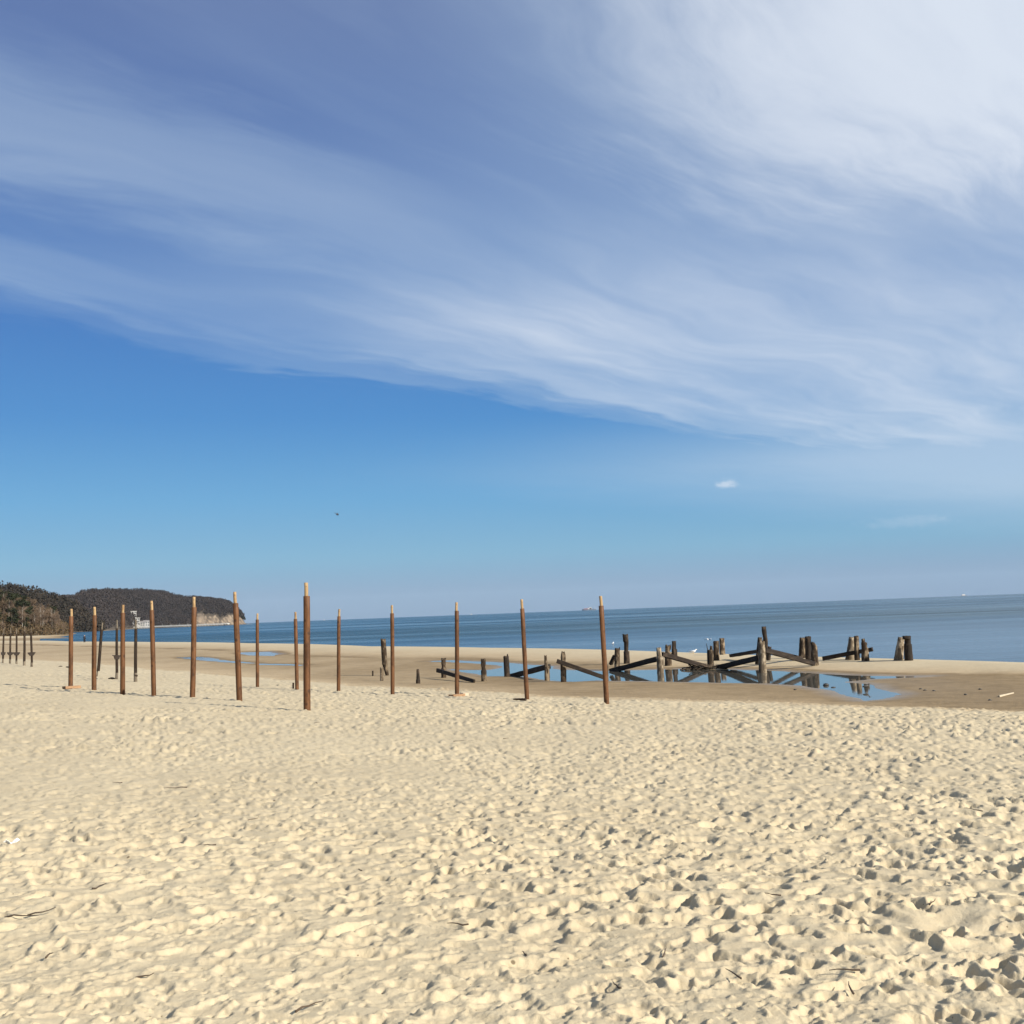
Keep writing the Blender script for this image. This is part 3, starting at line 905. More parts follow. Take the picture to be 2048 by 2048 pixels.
old = [  # base, top, v where the thick shaft starts, width px, bracket (v_top, v_bottom, width px) or None, label
 ((5.9, 1325.6), (7.8, 1257), 1268, 3.4, (1304.5, 1310.5, 7), 'dark old post with bracket, farthest from the new posts in the group of five'),
 ((20.2, 1326.5), (21.3, 1256), 1267, 3.6, (1304.5, 1310.5, 10), 'dark old post with bracket, second from the far end of the group of five'),
 ((33.0, 1328.7), (33.2, 1257), 1268, 3.6, (1304.5, 1311, 11), 'dark old post with bracket in the middle of the group of five'),
 ((48.4, 1331.3), (49.0, 1252), 1263, 4.4, None, 'dark old post without a bracket among four that have one'),
 ((63.7, 1333.8), (62.0, 1255), 1265, 4.0, (1304.5, 1311.5, 12), 'dark old post with the widest bracket, nearest the board-footed post'),
 ((195.3, 1353), (205.0, 1245.5), 1259, 5.6, None, 'dark old post leaning over on a broken thin foot'),
 ((233.7, 1358.5), (234.0, 1240), 1257, 5.2, (1310.5, 1319, 10), 'dark old post with bracket and a grey thin tip'),
 ((271.4, 1364.5), (271.5, 1239), 1258, 6.3, None, 'dark old post with a pale sand-crusted foot and grey tip'),
]
for i, (b_, t_, sv, wpx, br, lab) in enumerate(old):
    B = hit(*b_); R = math.hypot(B.x, B.y); T = at_range(t_[0], t_[1], R)
    ax = T - B; L = ax.length
    px = R / F
    hs = L * (b_[1] - sv) / (b_[1] - t_[1])
    rr = wpx / 2 * px
    e = empty('old_post', None, lab, 'post', 'old dark posts', frame_z(B, ax))
    z0 = 0.0
    if i == 5:
        z0 = L * 0.11
        obj('broken_foot', shaft_mesh('broken_foot', z0 + 0.1, rr * 0.32, rr * 0.45, M_GREY, 330 + i, 7, 3, 0.4), e, loc=(-rr * 0.3, 0, 0))
        obj('shaft', shaft_mesh('old_shaft', hs - z0, rr * 1.05, rr * 0.9, M_OLD, 300 + i, 12, 8, 0.02), e, loc=(0, 0, z0))
    else:
        zf = L * 0.11 if i != 7 else L * 0.145
        obj('shaft', shaft_mesh('old_shaft', hs - zf, rr, rr * 0.88, M_OLD, 300 + i, 12, 8, 0.0), e, loc=(0, 0, zf))
        obj('foot', shaft_mesh('old_foot', zf + 0.005, rr * 0.97, rr * 0.97, M_GREY, 340 + i, 12, 3, 0.5, 0.06), e)
        if i == 7:
            obj('collar', shaft_mesh('collar', 0.07, rr * 1.12, rr * 1.1, M_OLD, 360, 12, 2, 0.0), e, loc=(0, 0, zf * 0.62))
    obj('thin_tip', shaft_mesh('thin_tip', L - hs, rr * 0.52, rr * 0.45, M_GREY, 320 + i, 8, 3, 0.03), e, loc=(0, 0, hs))
    if br:
        zb = L * (b_[1] - br[1]) / (b_[1] - t_[1]); hb = L * (br[1] - br[0]) / (b_[1] - t_[1])
        obj('bracket', bracket_mesh(rr, br[2] * px, hb), e, loc=(0, 0, zb))
        if i == 6:
            obj('arm', MB().box((-5.5 * px, 0, hb * 0.95), (6 * px, rr, 0.035)).mesh('bracket_arm', M_IRON), e, loc=(0, 0, zb))

# ------------------------------------------------------------------ old pier piles
def pile_mesh(name, h, r, sec, mat_, seed, jag=0.05, sides=16, sink=0.5, groove=0.07):
    """sec: (height fraction, radius factor, sideways shift in radii)"""
    rnd = random.Random(seed)
    ang = [2 * math.pi * j / sides + rnd.uniform(-0.1, 0.1) for j in range(sides)]
    gr = [1 + rnd.uniform(-groove, groove) for _ in range(sides)]
    ts = [x[0] for x in sec]
    zs = [-sink / h] + sorted(set(list(np.linspace(0, 1, 9)) + [x for x in ts if 0 < x < 1] + [min(1, x + 0.015) for x in ts if 0 < x < 1]))
    vs, fs = [], []
    for k, t in enumerate(zs):
        q = max(0, t)
        rf = np.interp(q, ts, [x[1] for x in sec]); sx = np.interp(q, ts, [x[2] for x in sec])
        for j in range(sides):
            rr = r * rf * gr[j] * (1 + rnd.uniform(-0.035, 0.035))
            z = h * t
            if k == len(zs) - 1: z += -jag * h * rnd.random() ** 1.5 - (jag * h * 0.5 if j % 4 == 0 else 0)
            vs.append((r * sx + rr * math.cos(ang[j]), rr * math.sin(ang[j]), z))
    for k in range(len(zs) - 1):
        for j in range(sides):
            e = (j + 1) % sides
            fs.append([k * sides + j, k * sides + e, (k + 1) * sides + e, (k + 1) * sides + j])
    b = (len(zs) - 1) * sides
    cx = sum(vs[b + j][0] for j in range(sides)) / sides
    # hollowed rotten heart
    i = len(vs)
    for j in range(sides):
        v = vs[b + j]; vs.append((cx + (v[0] - cx) * 0.62, v[1] * 0.62, v[2] - jag * h * 0.4 - rnd.uniform(0, 0.02)))
    for j in range(sides):
        e = (j + 1) % sides
        fs.append([b + j, b + e, i + e, i + j])
    vs.append((cx, 0, h - jag * h * 1.5 - 0.02)); c = len(vs) - 1
    for j in range(sides):
        fs.append([i + j, i + (j + 1) % sides, c])
    return mesh_py(name, vs, fs, mat_, True)

def splinter_mesh(h, r, seed):
    rnd = random.Random(seed)
    mb = MB()
    n = 5; pts = []; rad = []
    for k in range(5):
        t = k / 4
        pts.append((rnd.uniform(-.15, .15) * r, rnd.uniform(-.15, .15) * r, h * t)); rad.append(r * (1 - 0.55 * t) * rnd.uniform(0.85, 1.15))
    mb.tube(pts, rad, n)
    return mb.mesh('splinter', M_PILED)

S_FULL = [(0, 1.05, 0), (1, 0.95, 0)]
S_NECK = [(0, 1.05, 0), (0.60, 0.98, 0), (0.63, 0.72, 0.1), (1, 0.80, 0.0)]
S_NECKL = [(0, 1.05, 0), (0.52, 1.0, 0), (0.56, 0.62, -0.30), (1, 0.48, -0.42)]
S_WAIST = [(0, 1.05, 0), (0.45, 1.05, 0), (0.52, 0.80, -0.05), (0.60, 0.78, -.1), (0.68, 0.92, -.1), (1, 0.95, -.1)]
S_TAPER = [(0, 1.25, 0), (1, 0.80, 0)]
# name: base(u,v), top(u,v), width px, sections, material, jag, [splinters (dx radii, t0, len fraction, r)], label
piles = {
 'T1': ((771, 1351), (766, 1276.7), 11, [(0, .62, .6), (0.28, 0.95, .1), (0.32, 1.0, 0), (1, 0.95, 0)], M_PILE, 0.03, [], 'tall grey weathered pile on wet sand, forked below'),
 'T2': ((763.5, 1362), (763.5, 1334), 7, S_FULL, M_PILEP, 0.10, [], 'short pale split stub right in front of the tall grey pile'),
 'T3': ((745.5, 1352), (745.5, 1341), 3, S_FULL, M_PILED, 0.05, [], 'thin dark peg in wet sand beside the tall grey pile'),
 'T4': ((836.3, 1367), (836.0, 1337.6), 8.0, [(0, 1.05, 0), (.25, 1.05, 0), (.3, .85, 0), (1, .6, -.1)], M_PILED, 0.06, [], 'short dark stump standing alone on wet sand'),
 'A1': ((887.5, 1355.5), (887.5, 1315.4), 9.5, S_WAIST, M_PILE, 0.05, [(0.6, .8, .2, .22)], 'dark pile just behind the raised end of a fallen plank'),
 'A2': ((968, 1362.5), (967, 1316.7), 10, S_WAIST, M_PILE, 0.03, [], 'waisted brown pile on wet sand where the fallen plank ends'),
 'A3': ((1014.5, 1352.5), (1012, 1311), 11, S_FULL, M_PILED, 0.06, [(0.45, .85, .22, .42)], 'dark pile with a step-cut top at the near rim of the pool'),
 'A4': ((1094.5, 1359.7), (1093, 1309.7), 10.5, S_NECKL, M_PILE, 0.05, [], 'pile with a gnawed one-sided neck holding a beam end in the pool'),
 'A5': ((1127, 1363), (1126, 1301.7), 11.5, [(0, 1, 0), (.62, 1, 0), (.66, .8, 0), (.8, .9, 0), (1, .55, 0)], M_PILE, 0.05, [], 'pile at the pool rim crossed by a round-ended sloping beam'),
 'B0': ((1215.5, 1355), (1215.5, 1327), 3.2, S_FULL, M_PILEP, 0.08, [], 'thin pale stake in the pool next to the leaning post'),
 'B1': ((1234, 1340), (1234.5, 1295.4), 10.5, [(0, 1.0, 0), (.6, 1.05, 0), (1, .85, -.1)], M_PILE, 0.08, [(0.55, .62, .42, .3)], 'splintered pile with a spike spreading from its top, at the start of a rising beam'),
 'B2': ((1253.5, 1327), (1252, 1267.8), 12, [(0, 1.05, 0), (.40, 1.02, 0), (.42, .72, -.1), (.7, .8, .0), (.75, .95, -.15), (1, .98, -.25)], M_PILED, 0.02, [], 'tall dark pile with a narrow notched middle on the berm side'),
 'C1': ((1320.5, 1345), (1319, 1294.6), 13, [(0, 1.0, .05), (.62, 1.05, .05), (.66, .74, -.2), (1, .72, -.25)], M_PILEP, 0.03, [], 'pale-streaked pile in the pool between two beams meeting at it'),
 'C2': ((1336.5, 1330.5), (1336, 1288.8), 13, [(0, 1.05, 0), (.6, 1, 0), (.64, .7, -.2), (1, .8, -.1)], M_PILE, 0.10, [(0.65, .75, .25, .25)], 'split-topped pile behind the pale-streaked one'),
 'C3': ((1349.5, 1316), (1348, 1281.6), 11, [(0, 1.1, 0), (.5, 1, 0), (.54, .8, -.1), (1, .75, 0)], M_PILED, 0.03, [], 'dark pile with a square-shouldered top, hindmost of three standing together'),
 'D1': ((1421, 1332), (1420, 1291), 11.5, [(0, 1.05, 0), (.78, 1.0, 0), (.80, .45, .35), (1, .40, .4)], M_PILE, 0.06, [(-0.8, .75, .36, .16)], 'fork-topped pile above the heap of washed-up branches'),
 'D2': ((1433, 1319.5), (1432, 1281.6), 11.5, S_FULL, M_PILE, 0.02, [], 'plain brown flat-topped pile between a forked pile and one on the berm'),
 'D3': ((1445, 1309.5), (1443.5, 1276), 10.5, S_FULL, M_PILE, 0.02, [], 'plain flat-topped pile at the sea edge of the berm behind two others'),
 'E1': ((1525.5, 1344), (1523, 1281), 14.5, [(0, 1.1, 0), (.5, .95, 0), (1, .85, 0)], M_PILEP, 0.06, [(-.5, .9, .18, .3), (.3, .9, .14, .26), (.75, .8, .2, .2)], 'tall whitish pile with ragged top in the pool, bearing the highest beams'),
 'E2': ((1517, 1325), (1520, 1274), 10.5, S_TAPER, M_PILE, 0.03, [], 'brown pile leaning against the back of the tall whitish pile'),
 'E3': ((1531, 1318), (1527.5, 1252.6), 8.8, [(0, .8, .4), (.55, .9, .5), (.8, 1, .1), (1, .95, 0)], M_PILED, 0.02, [], 'black crooked pile end rising above the whitish pile'),
 'E4': ((1537, 1319), (1539.5, 1292.5), 7.2, S_FULL, M_PILED, 0.05, [], 'small dark pile behind the beams by the whitish pile'),
 'F1': ((1604.5, 1315.8), (1604.5, 1274.8), 12, S_TAPER, M_PILE, 0.02, [], 'round brown pile at the sea side of a cluster of three'),
 'F2': ((1617, 1319), (1615.5, 1272), 12, S_FULL, M_PILED, 0.05, [(.7, .8, .16, .35)], 'dark thick middle pile of the cluster of three'),
 'F3': ((1630, 1327), (1627, 1282.3), 12.5, [(0, 1.05, 0), (.55, 1, 0), (.75, .85, .1), (1, .6, -.4)], M_PILE, 0.12, [], 'stepped rotten pile at the near side of the cluster of three'),
 'G1': ((1700, 1318.5), (1704, 1273.6), 13.5, S_TAPER, M_PILEP, 0.03, [], 'pale pile narrowing upward behind the low beam on the berm'),
 'G2': ((1714.5, 1319.5), (1712.5, 1271.3), 9.5, S_FULL, M_PILE, 0.04, [], 'narrow rusty-brown pile touching the pale narrowing pile'),
 'G3': ((1731, 1321), (1728.5, 1276.6), 13, [(0, 1.15, 0), (.55, .95, 0), (.62, .8, -.15), (.8, .85, -.1), (.84, .5, -.35), (1, .5, -.35)], M_PILE, 0.04, [], 'notched pile in front of the end of the low beam on the berm'),
 'H1': ((1797, 1320.5), (1802.5, 1274), 13.5, S_TAPER, M_PILEP, 0.02, [], 'whitish leaning pile of the outermost pair on the berm'),
 'H2': ((1817.5, 1321), (1814.5, 1271), 14, [(0, 1.1, 0), (.65, .95, 0), (.68, .8, 0), (.84, .8, 0), (.86, 1.05, -.2), (1, 1.05, -.2)], M_PILED, 0.03, [], 'dark capped pile of the outermost pair on the berm'),
}
PB = {}
for i, (k, (b_, t_, wpx, sec, mt, jag, spl, lab)) in enumerate(piles.items()):
    B = hit(*b_); R = math.hypot(B.x, B.y); T = at_range(t_[0], t_[1], R)
    PB[k] = R
    ax = T - B; L = ax.length; r = wpx / 2 * R / F
    e = empty('pier_pile', None, lab, 'pile', 'old pier piles', frame_z(B, ax))
    obj('trunk', pile_mesh('pile_trunk', L, r, sec, mt, 500 + i, jag), e)
    for q, (dx, t0, lf, rf) in enumerate(spl):
        sp = obj('splinter', splinter_mesh(L * lf, r * rf, 600 + 7 * i + q), e, loc=(dx * r, -0.2 * r * q, L * t0))
        sp.rotation_euler = (0, dx * 0.22, 0)

# ------------------------------------------------------------------ fallen beams
def beam(a, Ra, b, Rb, wpx, label, seed, mat_=M_BEAM, depth=0.22, taper=1.0):
    pa = at_range(a[0], a[1], Ra); pb = at_range(b[0], b[1], Rb)
    th = wpx * 0.5 * (Ra + Rb) / F
    return board(pa, pb, depth, th, mat_, 'timber_beam', label, 'beam', 'fallen pier beams', seed, taper)
beam((874.3, 1340.5), PB['A1'] - 0.6, (949, 1362.5), PB['A2'] - 1.0, 8.5, 'short plank leaning from sand up past a pile, one end buried', 41, depth=0.10, taper=0.8)
beam((1017, 1354), PB['A3'] + 1.0, (1097, 1333), PB['A4'] + 0.3, 9.5, 'beam rising out of the pool rim to the pile with a gnawed neck', 42)
beam((1114, 1322), PB['A5'] - 0.45, (1206, 1354), PB['A5'] - 0.2, 8.5, 'round-ended beam sloping down into the pool across a pile', 43)
beam((1222, 1342), PB['B1'] - 0.3, (1316, 1317.5), PB['C1'] + 0.3, 9.5, 'beam rising from the splintered pile to the pale-streaked pile', 44)
beam((1323.5, 1308.4), PB['C1'] + 0.5, (1418, 1335), PB['D1'] - 0.2, 8.5, 'beam falling from the pale-streaked pile to the heap of branches', 45)
beam((1432, 1336.5), PB['D1'] - 0.4, (1518, 1315.5), PB['E1'] + 0.3, 10, 'beam rising from the heap of branches to the tall whitish pile', 46)
beam((1462, 1311.5), PB['E2'] + 4.0, (1516, 1302.5), PB['E2'] + 1.2, 6.5, 'rear beam rising along the berm to the back of the whitish pile', 47)
beam((1529, 1298.5), PB['E1'] + 3.2, (1602, 1316.5), PB['F1'] - 0.6, 6.0, 'rear beam sloping from the whitish pile to the round brown pile', 48)
beam((1530, 1301.5), PB['E1'] + 0.4, (1627, 1327), PB['F3'] - 0.5, 8.0, 'front beam sloping from the whitish pile down to the rotten stepped pile', 49)
beam((1646, 1317), PB['F3'] + 2.0, (1745, 1298.5), PB['G3'] + 0.7, 8.0, 'low beam rising along the berm behind the notched pile', 50)
board(at_range(1221, 1329, PB['B1'] + .5), at_range(1229.5, 1311, PB['B1'] + .3), 0.18, 0.16, M_PILED, 'leaning_plank', 'short dark plank leaning against the splintered pile', 'plank', seed=51)

# heap of washed-up branches and weed at the foot of the forked pile
def debris(u0_, u1_, v0, label, n, seed, R, hmax):
    rnd = random.Random(seed)
    c = at_range((u0_ + u1_) / 2, v0, R); px = R / F
    e = empty('branch_heap', Vector((c.x, c.y, POOL_Z)), label, 'branches')
    half = (u1_ - u0_) / 2 * px
    for k in range(n):
        mb = MB()
        x = rnd.gauss(0, 0.42) * half; y = rnd.uniform(-0.45, 0.45); z = rnd.uniform(0.0, hmax) * (1 - min(1, abs(x) / half))
        an = rnd.uniform(-0.5, 0.5); L = rnd.uniform(0.3, 1.1); pts = []; rad = []
        for q in range(4):
            t = q / 3
            pts.append((x + (t - .5) * L * math.cos(an), y + (t - .5) * L * rnd.uniform(.2, .5), max(0.0, z + (t - .5) * L * math.sin(an) * 0.5 + rnd.uniform(-.03, .03))))
            rad.append(rnd.uniform(0.012, 0.03) * (1.2 - t * .7))
        mb.tube(pts, rad, 5)
        obj('branch', mb.mesh('branch', M_TWIG, True), e)
    # matted weed underneath
    vs, fs = [], []
    for k in range(260):
        x = rnd.gauss(0, 0.40) * half; y = rnd.uniform(-0.5, 0.5); z = rnd.uniform(0.01, hmax * 0.8) * max(0.1, 1 - abs(x) / half)
        d = Vector((rnd.uniform(-1, 1), rnd.uniform(-.6, .6), rnd.uniform(-.35, .35))).normalized() * rnd.uniform(.08, .22)
        w_ = Vector((rnd.uniform(-1, 1), rnd.uniform(-1, 1), rnd.uniform(-1, 1))).normalized() * 0.03
        p = Vector((x, y, z)); i = len(vs)
        vs += [p - d + w_, p - d - w_, p + d - w_, p + d + w_]; fs.append([i, i + 1, i + 2, i + 3])
    o = obj('matted_weed', mesh_py('matted_weed', vs, fs, M_WEED), e)
    o['kind'] = 'stuff'
debris(1366, 1440, 1337, 'tangled heap of brown branches and weed washed up in the pool', 34, 5, PB['D1'] - 1.0, 0.28)

# ------------------------------------------------------------------ small things on the sand and in the pool
def lump(name, p, size, mat_, label, cat, group, seed, flat=0.6):
    rnd = random.Random(seed)
    vs, fs = [], []
    n, mrow = 8, 5
    for k in range(mrow + 1):
        ph = math.pi * k / mrow
        for j in range(n):
            a = 2 * math.pi * j / n
            q = size * rnd.uniform(.75, 1.15)
            vs.append((q * math.sin(ph) * math.cos(a) * 1.3, q * math.sin(ph) * math.sin(a), q * math.cos(ph) * flat))
    for k in range(mrow):
        for j in range(n):
            e = (j + 1) % n
            fs.append([k * n + j, (k + 1) * n + j, (k + 1) * n + e, k * n + e])
    return tag(obj(name, mesh_py(name, vs, fs, mat_, True), None, loc=p + Vector((0, 0, size * flat * 0.35))), label, cat, group)
def pp(u, v): return on_plane(u, v, POOL_Z)
lump('stone', pp(1652, 1371), 0.11, M_STONE, 'larger black stone in the shallow arm of the pool', 'stone', None, 1)
lump('stone', pp(1666, 1375), 0.08, M_STONE, 'flat black stone next to the larger one in the pool', 'stone', None, 2, 0.3)
for i, (u, v) in enumerate([(1931, 1390), (1868, 1382), (1841, 1378.5), (1850, 1381), (1980, 1401), (1960, 1379), (1590, 1380)]):
    lump('pebble', gp(u, v), 0.05, M_STONE, 'small dark pebble lying on the smooth wet sand', 'pebble', 'dark pebbles on the wet sand', 20 + i)
for i, (u, v) in enumerate([(121, 1334), (135, 1335), (222, 1358), (225, 1358)]):
    lump('clod', gp(u, v), 0.10, M_WEED, 'dark clod of weed on dry sand among the old posts', 'weed', 'weed clods by the old posts', 40 + i)
board(gp(1998, 1394.5, 0.03), gp(2027, 1389, 0.05), 0.06, 0.06, M_DRIFT, 'driftwood_stick', 'bleached stick of driftwood lying on wet sand', 'driftwood', seed=61, taper=0.6)
# a wading bird in the outflow of the pool
def tube_part(parent, name, pts, rad, mat_, n=7):
    return obj(name, MB().tube(pts, rad, n).mesh(name, mat_, True), parent)
p = pp(1732, 1381)
e = empty('wading_bird', p, 'small dark wading bird standing in the pool outflow', 'bird')
tube_part(e, 'body', [(-.13, 0, .13), (-.08, 0, .145), (0, 0, .155), (.06, 0, .17), (.10, 0, .20)], [.008, .03, .045, .038, .015], M_STONE)
tube_part(e, 'head', [(.09, 0, .19), (.105, 0, .225), (.13, 0, .235), (.15, 0, .232)], [.016, .022, .022, .006], M_STONE)
tube_part(e, 'bill', [(.145, 0, .232), (.20, 0, .215)], [.006, .002], M_IRON, 5)
for s_ in (-1, 1):
    tube_part(e, 'leg', [(.01, .015 * s_, .13), (.0, .016 * s_, .06), (.01, .018 * s_, -.02)], [.006, .005, .005], M_IRON, 5)

# twigs scattered on the trampled sand
def twig(u, v, L, an, seed, label='thin dark twig lying on the trampled sand', group='twigs on the sand'):
    rnd = random.Random(seed)
    p = gp(u, v)
    pts, rad = [], []
    bend = rnd.uniform(-.25, .25)
    for q in range(5):
        t = q / 4 - .5
        pts.append((t * L * math.cos(an) - bend * L * (t * t) * math.sin(an), t * L * math.sin(an) + bend * L * t * t * math.cos(an), rnd.uniform(0, .012)))
        rad.append(0.0045 * (1.3 - q * .22))
    o = obj('twig', MB().tube(pts, rad, 5).mesh('twig', M_TWIG, True), None, loc=p + Vector((0, 0, 0.022)))
    tag(o, label, 'twig', group)
tw = [(634, 1448), (415, 1697), (200, 1782), (45, 1842), (85, 1836), (290, 1965), (235, 1570), (632, 1570), (505, 1645), (920, 1485), (1012, 1480), (1330, 1919), (1233, 1985), (1865, 1815), (1950, 1625), (1050, 1920), (915, 1860), (618, 2030), (870, 1715), (1545, 1800), (100, 1920), (720, 1750), (410, 1460), (1010, 1445), (1470, 1960), (1700, 1990), (350, 1580), (560, 1400), (1350, 1440), (1690, 1955)]
for i, (u, v) in enumerate(tw):
    twig(u, v, random.uniform(.07, .20) * (1.0 if v > 1600 else 1.6), random.uniform(0, 3.14), 700 + i)
# scrap of white paper
p = gp(24, 1694)
vs = []; fs = []
for j in range(5):
    for i in range(6):
        vs.append(((i - 2.5) * .022, (j - 2) * .02, .03 + .02 * math.sin(i * 1.3 + j * .9) + .012 * math.cos(j * 2.1)))
for j in range(4):
    for i in range(5):
        fs.append([j * 6 + i, j * 6 + i + 1, j * 6 + 7 + i, j * 6 + 6 + i])
o = obj('paper_scrap', mesh_py('paper_scrap', vs, fs, M_PAPER), None, loc=p)
sd_ = o.modifiers.new('thick', 'SOLIDIFY'); sd_.thickness = 0.002
tag(o, 'crumpled white scrap of paper on the dry sand', 'paper')

# ------------------------------------------------------------------ gulls
def gull(p, s_, heading, label, flying=False):
    e = empty('gull', p, label, 'gull', 'gulls by the shore')
    e.rotation_euler = (0, 0, heading); e.scale = (s_, s_, s_)
    tube_part(e, 'body', [(-.20, 0, .06), (-.12, 0, .07), (0, 0, .08), (.10, 0, .10), (.16, 0, .14)], [.015, .05, .075, .06, .03], M_WHITE, 8)
    tube_part(e, 'head', [(.14, 0, .13), (.17, 0, .18), (.205, 0, .19), (.235, 0, .185)], [.03, .04, .036, .012], M_WHITE, 8)
    tube_part(e, 'bill', [(.23, 0, .185), (.285, 0, .175)], [.012, .004], M_BEAK, 5)
    tube_part(e, 'tail', [(-.18, 0, .065), (-.24, 0, .07), (-.30, 0, .072)], [.02, .022, .012], M_WHITE, 6)
    for q in (-1, 1):
        if flying:
            tube_part(e, 'wing', [(.05, .05 * q, .10), (.06, .28 * q, .20), (-.02, .55 * q, .17), (-.08, .68 * q, .14)], [.05, .045, .03, .006], M_WHITE, 6)
        else:
            tube_part(e, 'wing', [(.08, .055 * q, .10), (0, .075 * q, .10), (-.14, .06 * q, .09), (-.28, .02 * q, .085)], [.02, .045, .035, .008], M_GULLG, 6)
            tube_part(e, 'leg', [(.01, .03 * q, .04), (.01, .03 * q, -.04)], [.008, .008], M_BEAK, 5)
gull(on_plane(1226, 1288.5, 0.0), 1.1, 1.2, 'small white gull floating on the sea behind the leaning seaward post')
pg = at_range(1416.7, 1281.5, 125)
gull(pg, 1.1, 0.4, 'white gull with spread wings low over the sea above the forked pile', True)
pg = hit(1386.7, 1306.5)
gull(Vector((pg.x, pg.y, pg.z + 0.04)), 1.0, 0.2, 'white gull standing at the water edge on the berm')

# ------------------------------------------------------------------ person at the far water edge
def person(p, heading, label):
    e = empty('person', p, label, 'person')
    e.rotation_euler = (0, 0, heading)
    V = [(0, 0, .92), (0, 0, 1.12), (0, 0, 1.38), (0, 0, 1.50), (0, .01, 1.60), (0, .02, 1.70),
         (.10, 0, .88), (.11, -.03, .48), (.11, .03, .08), (.11, -.10, .03),
         (-.10, 0, .88), (-.10, .05, .48), (-.10, .10, .08), (-.10, -.02, .03),
         (.19, 0, 1.40), (.27, .02, 1.14), (.24, -.14, .96), (.23, -.20, .90),
         (-.19, 0, 1.40), (-.27, .02, 1.14), (-.23, -.15, .98), (-.22, -.21, .92)]
    E = [(0, 1), (1, 2), (2, 3), (3, 4), (4, 5), (0, 6), (6, 7), (7, 8), (8, 9), (0, 10), (10, 11), (11, 12), (12, 13),
         (2, 14), (14, 15), (15, 16), (16, 17), (2, 18), (18, 19), (19, 20), (20, 21)]
    Rr = [.29, .27, .25, .08, .10, .085, .17, .14, .09, .07, .17, .14, .09, .07, .075, .058, .042, .035, .075, .058, .042, .035]
    me = bpy.data.meshes.new('body'); me.from_pydata(V, E, []); me.update()
    me.materials.append(M_CLOTH)
    o = obj('body', me, e)
    md = o.modifiers.new('skin', 'SKIN')
    for k, q in enumerate(Rr):
        me.skin_vertices[0].data[k].radius = (q, q * .85)
    me.skin_vertices[0].data[0].use_root = True
    o.modifiers.new('sub', 'SUBSURF').levels = 2
    o.modifiers['sub'].render_levels = 2
    hm = MB().tube([(0, .0, 1.52), (0, -.01, 1.56), (0, -.005, 1.63), (0, .0, 1.70), (0, .01, 1.755)], [.05, .085, .102, .09, .03], 10)
    hd = obj('head', hm.mesh('head', M_SKIN, True), e)
    obj('nose', MB().tube([(0, -.10, 1.64), (0, -.125, 1.615)], [.012, .016], 5).mesh('nose', M_SKIN, True), hd)
    obj('hair', MB().tube([(0, .03, 1.57), (0, .035, 1.63), (0, .03, 1.70), (0, .012, 1.765)], [.075, .10, .098, .04], 10).mesh('hair', M_HAIR, True), hd)
    return e
q_ = hit(169, 1284.6)
person(Vector((q_.x, q_.y, q_.z - 0.12)), 0.6, 'distant person in dark clothes standing by the water edge')

# ------------------------------------------------------------------ helicopter
hp = at_range(674.5, 1029, 2600)
e = empty('helicopter', hp, 'tiny dark helicopter flying in the clear blue sky', 'helicopter')
e.rotation_euler = (0, 0, math.radians(68))
fus = MB().tube([(5.2, 0, -.6), (4.6, 0, -.2), (3.0, 0, .3), (0.5, 0, .6), (-2.5, 0, .7), (-4.2, 0, 1.0)], [.3, 1.3, 2.0, 2.1, 1.7, .7], 12)
body = obj('fuselage', fus.mesh('fuselage', M_HELI, True), e)
obj('cockpit_glass', MB().tube([(4.9, 0, .35), (4.2, 0, .8), (3.0, 0, 1.25)], [.35, 1.05, 1.25], 10).mesh('cockpit_glass', M_PANE, True), body)
obj('tail_boom', MB().tube([(-3.8, 0, 1.1), (-7.5, 0, 1.5), (-10, 0, 1.9)], [.6, .4, .28], 8).mesh('tail_boom', M_HELI, True), e)
obj('tail_fin', MB().box((-10.1, 0, 2.9), (1.2, .18, 2.4)).mesh('tail_fin', M_HELI), e)
obj('rotor_mast', MB().tube([(0.3, 0, 2.4), (0.3, 0, 3.9)], [.6, .3], 8).mesh('rotor_mast', M_HELI, True), e)
for k in range(4):
    bl = obj('rotor_blade', MB().box((4.0, 0, 0), (7.4, .5, .08)).mesh('rotor_blade', M_HELI), e, loc=(0.3, 0, 3.9))
    bl.rotation_euler = (0, 0.03, math.radians(20 + 90 * k))
for k in range(2):
    bl = obj('tail_rotor_blade', MB().box((0, 0, .8), (.2, .06, 1.5)).mesh('tail_rotor_blade', M_HELI), e, loc=(-10.3, .3, 3.4))
    bl.rotation_euler = (0, math.radians(40 + 180 * k), 0)
for s_ in (-1, 1):
    obj('wheel', MB().tube([(-1.2, 1.6 * s_ - .15, -2.2), (-1.2, 1.6 * s_ + .15, -2.2)], [.42, .42], 10).mesh('wheel', M_IRON), e)
obj('wheel', MB().tube([(3.4, -.15, -2.2), (3.4, .15, -2.2)], [.38, .38], 10).mesh('wheel', M_IRON), e)

# ------------------------------------------------------------------ ships on the horizon
def hull_mesh(L, B, h, mat_):
    vs, fs = [], []
    n = 9
    for k in range(n + 1):
        t = k / n; x = (t - .5) * L
        wb = B / 2 * (1 - max(0, (t - .72) / .28) ** 2 * .97) * (0.8 + 0.2 * min(1, t / .1))
        sh = h * (1 + 0.25 * max(0, (t - .7) / .3) ** 2)
        vs += [(x + (0 if k < n else -L * .02), -wb * .8, -1.0), (x, -wb, sh), (x, wb, sh), (x + (0 if k < n else -L * .02), wb * .8, -1.0)]
    for k in range(n):
        for j in range(4):
            e_ = (j + 1) % 4
            fs.append([k * 4 + j, k * 4 + e_, k * 4 + 4 + e_, k * 4 + 4 + j])
    fs.append([0, 1, 2, 3]); fs.append([n * 4 + 3, n * 4 + 2, n * 4 + 1, n * 4])
    return mesh_py('hull', vs, fs, mat_)
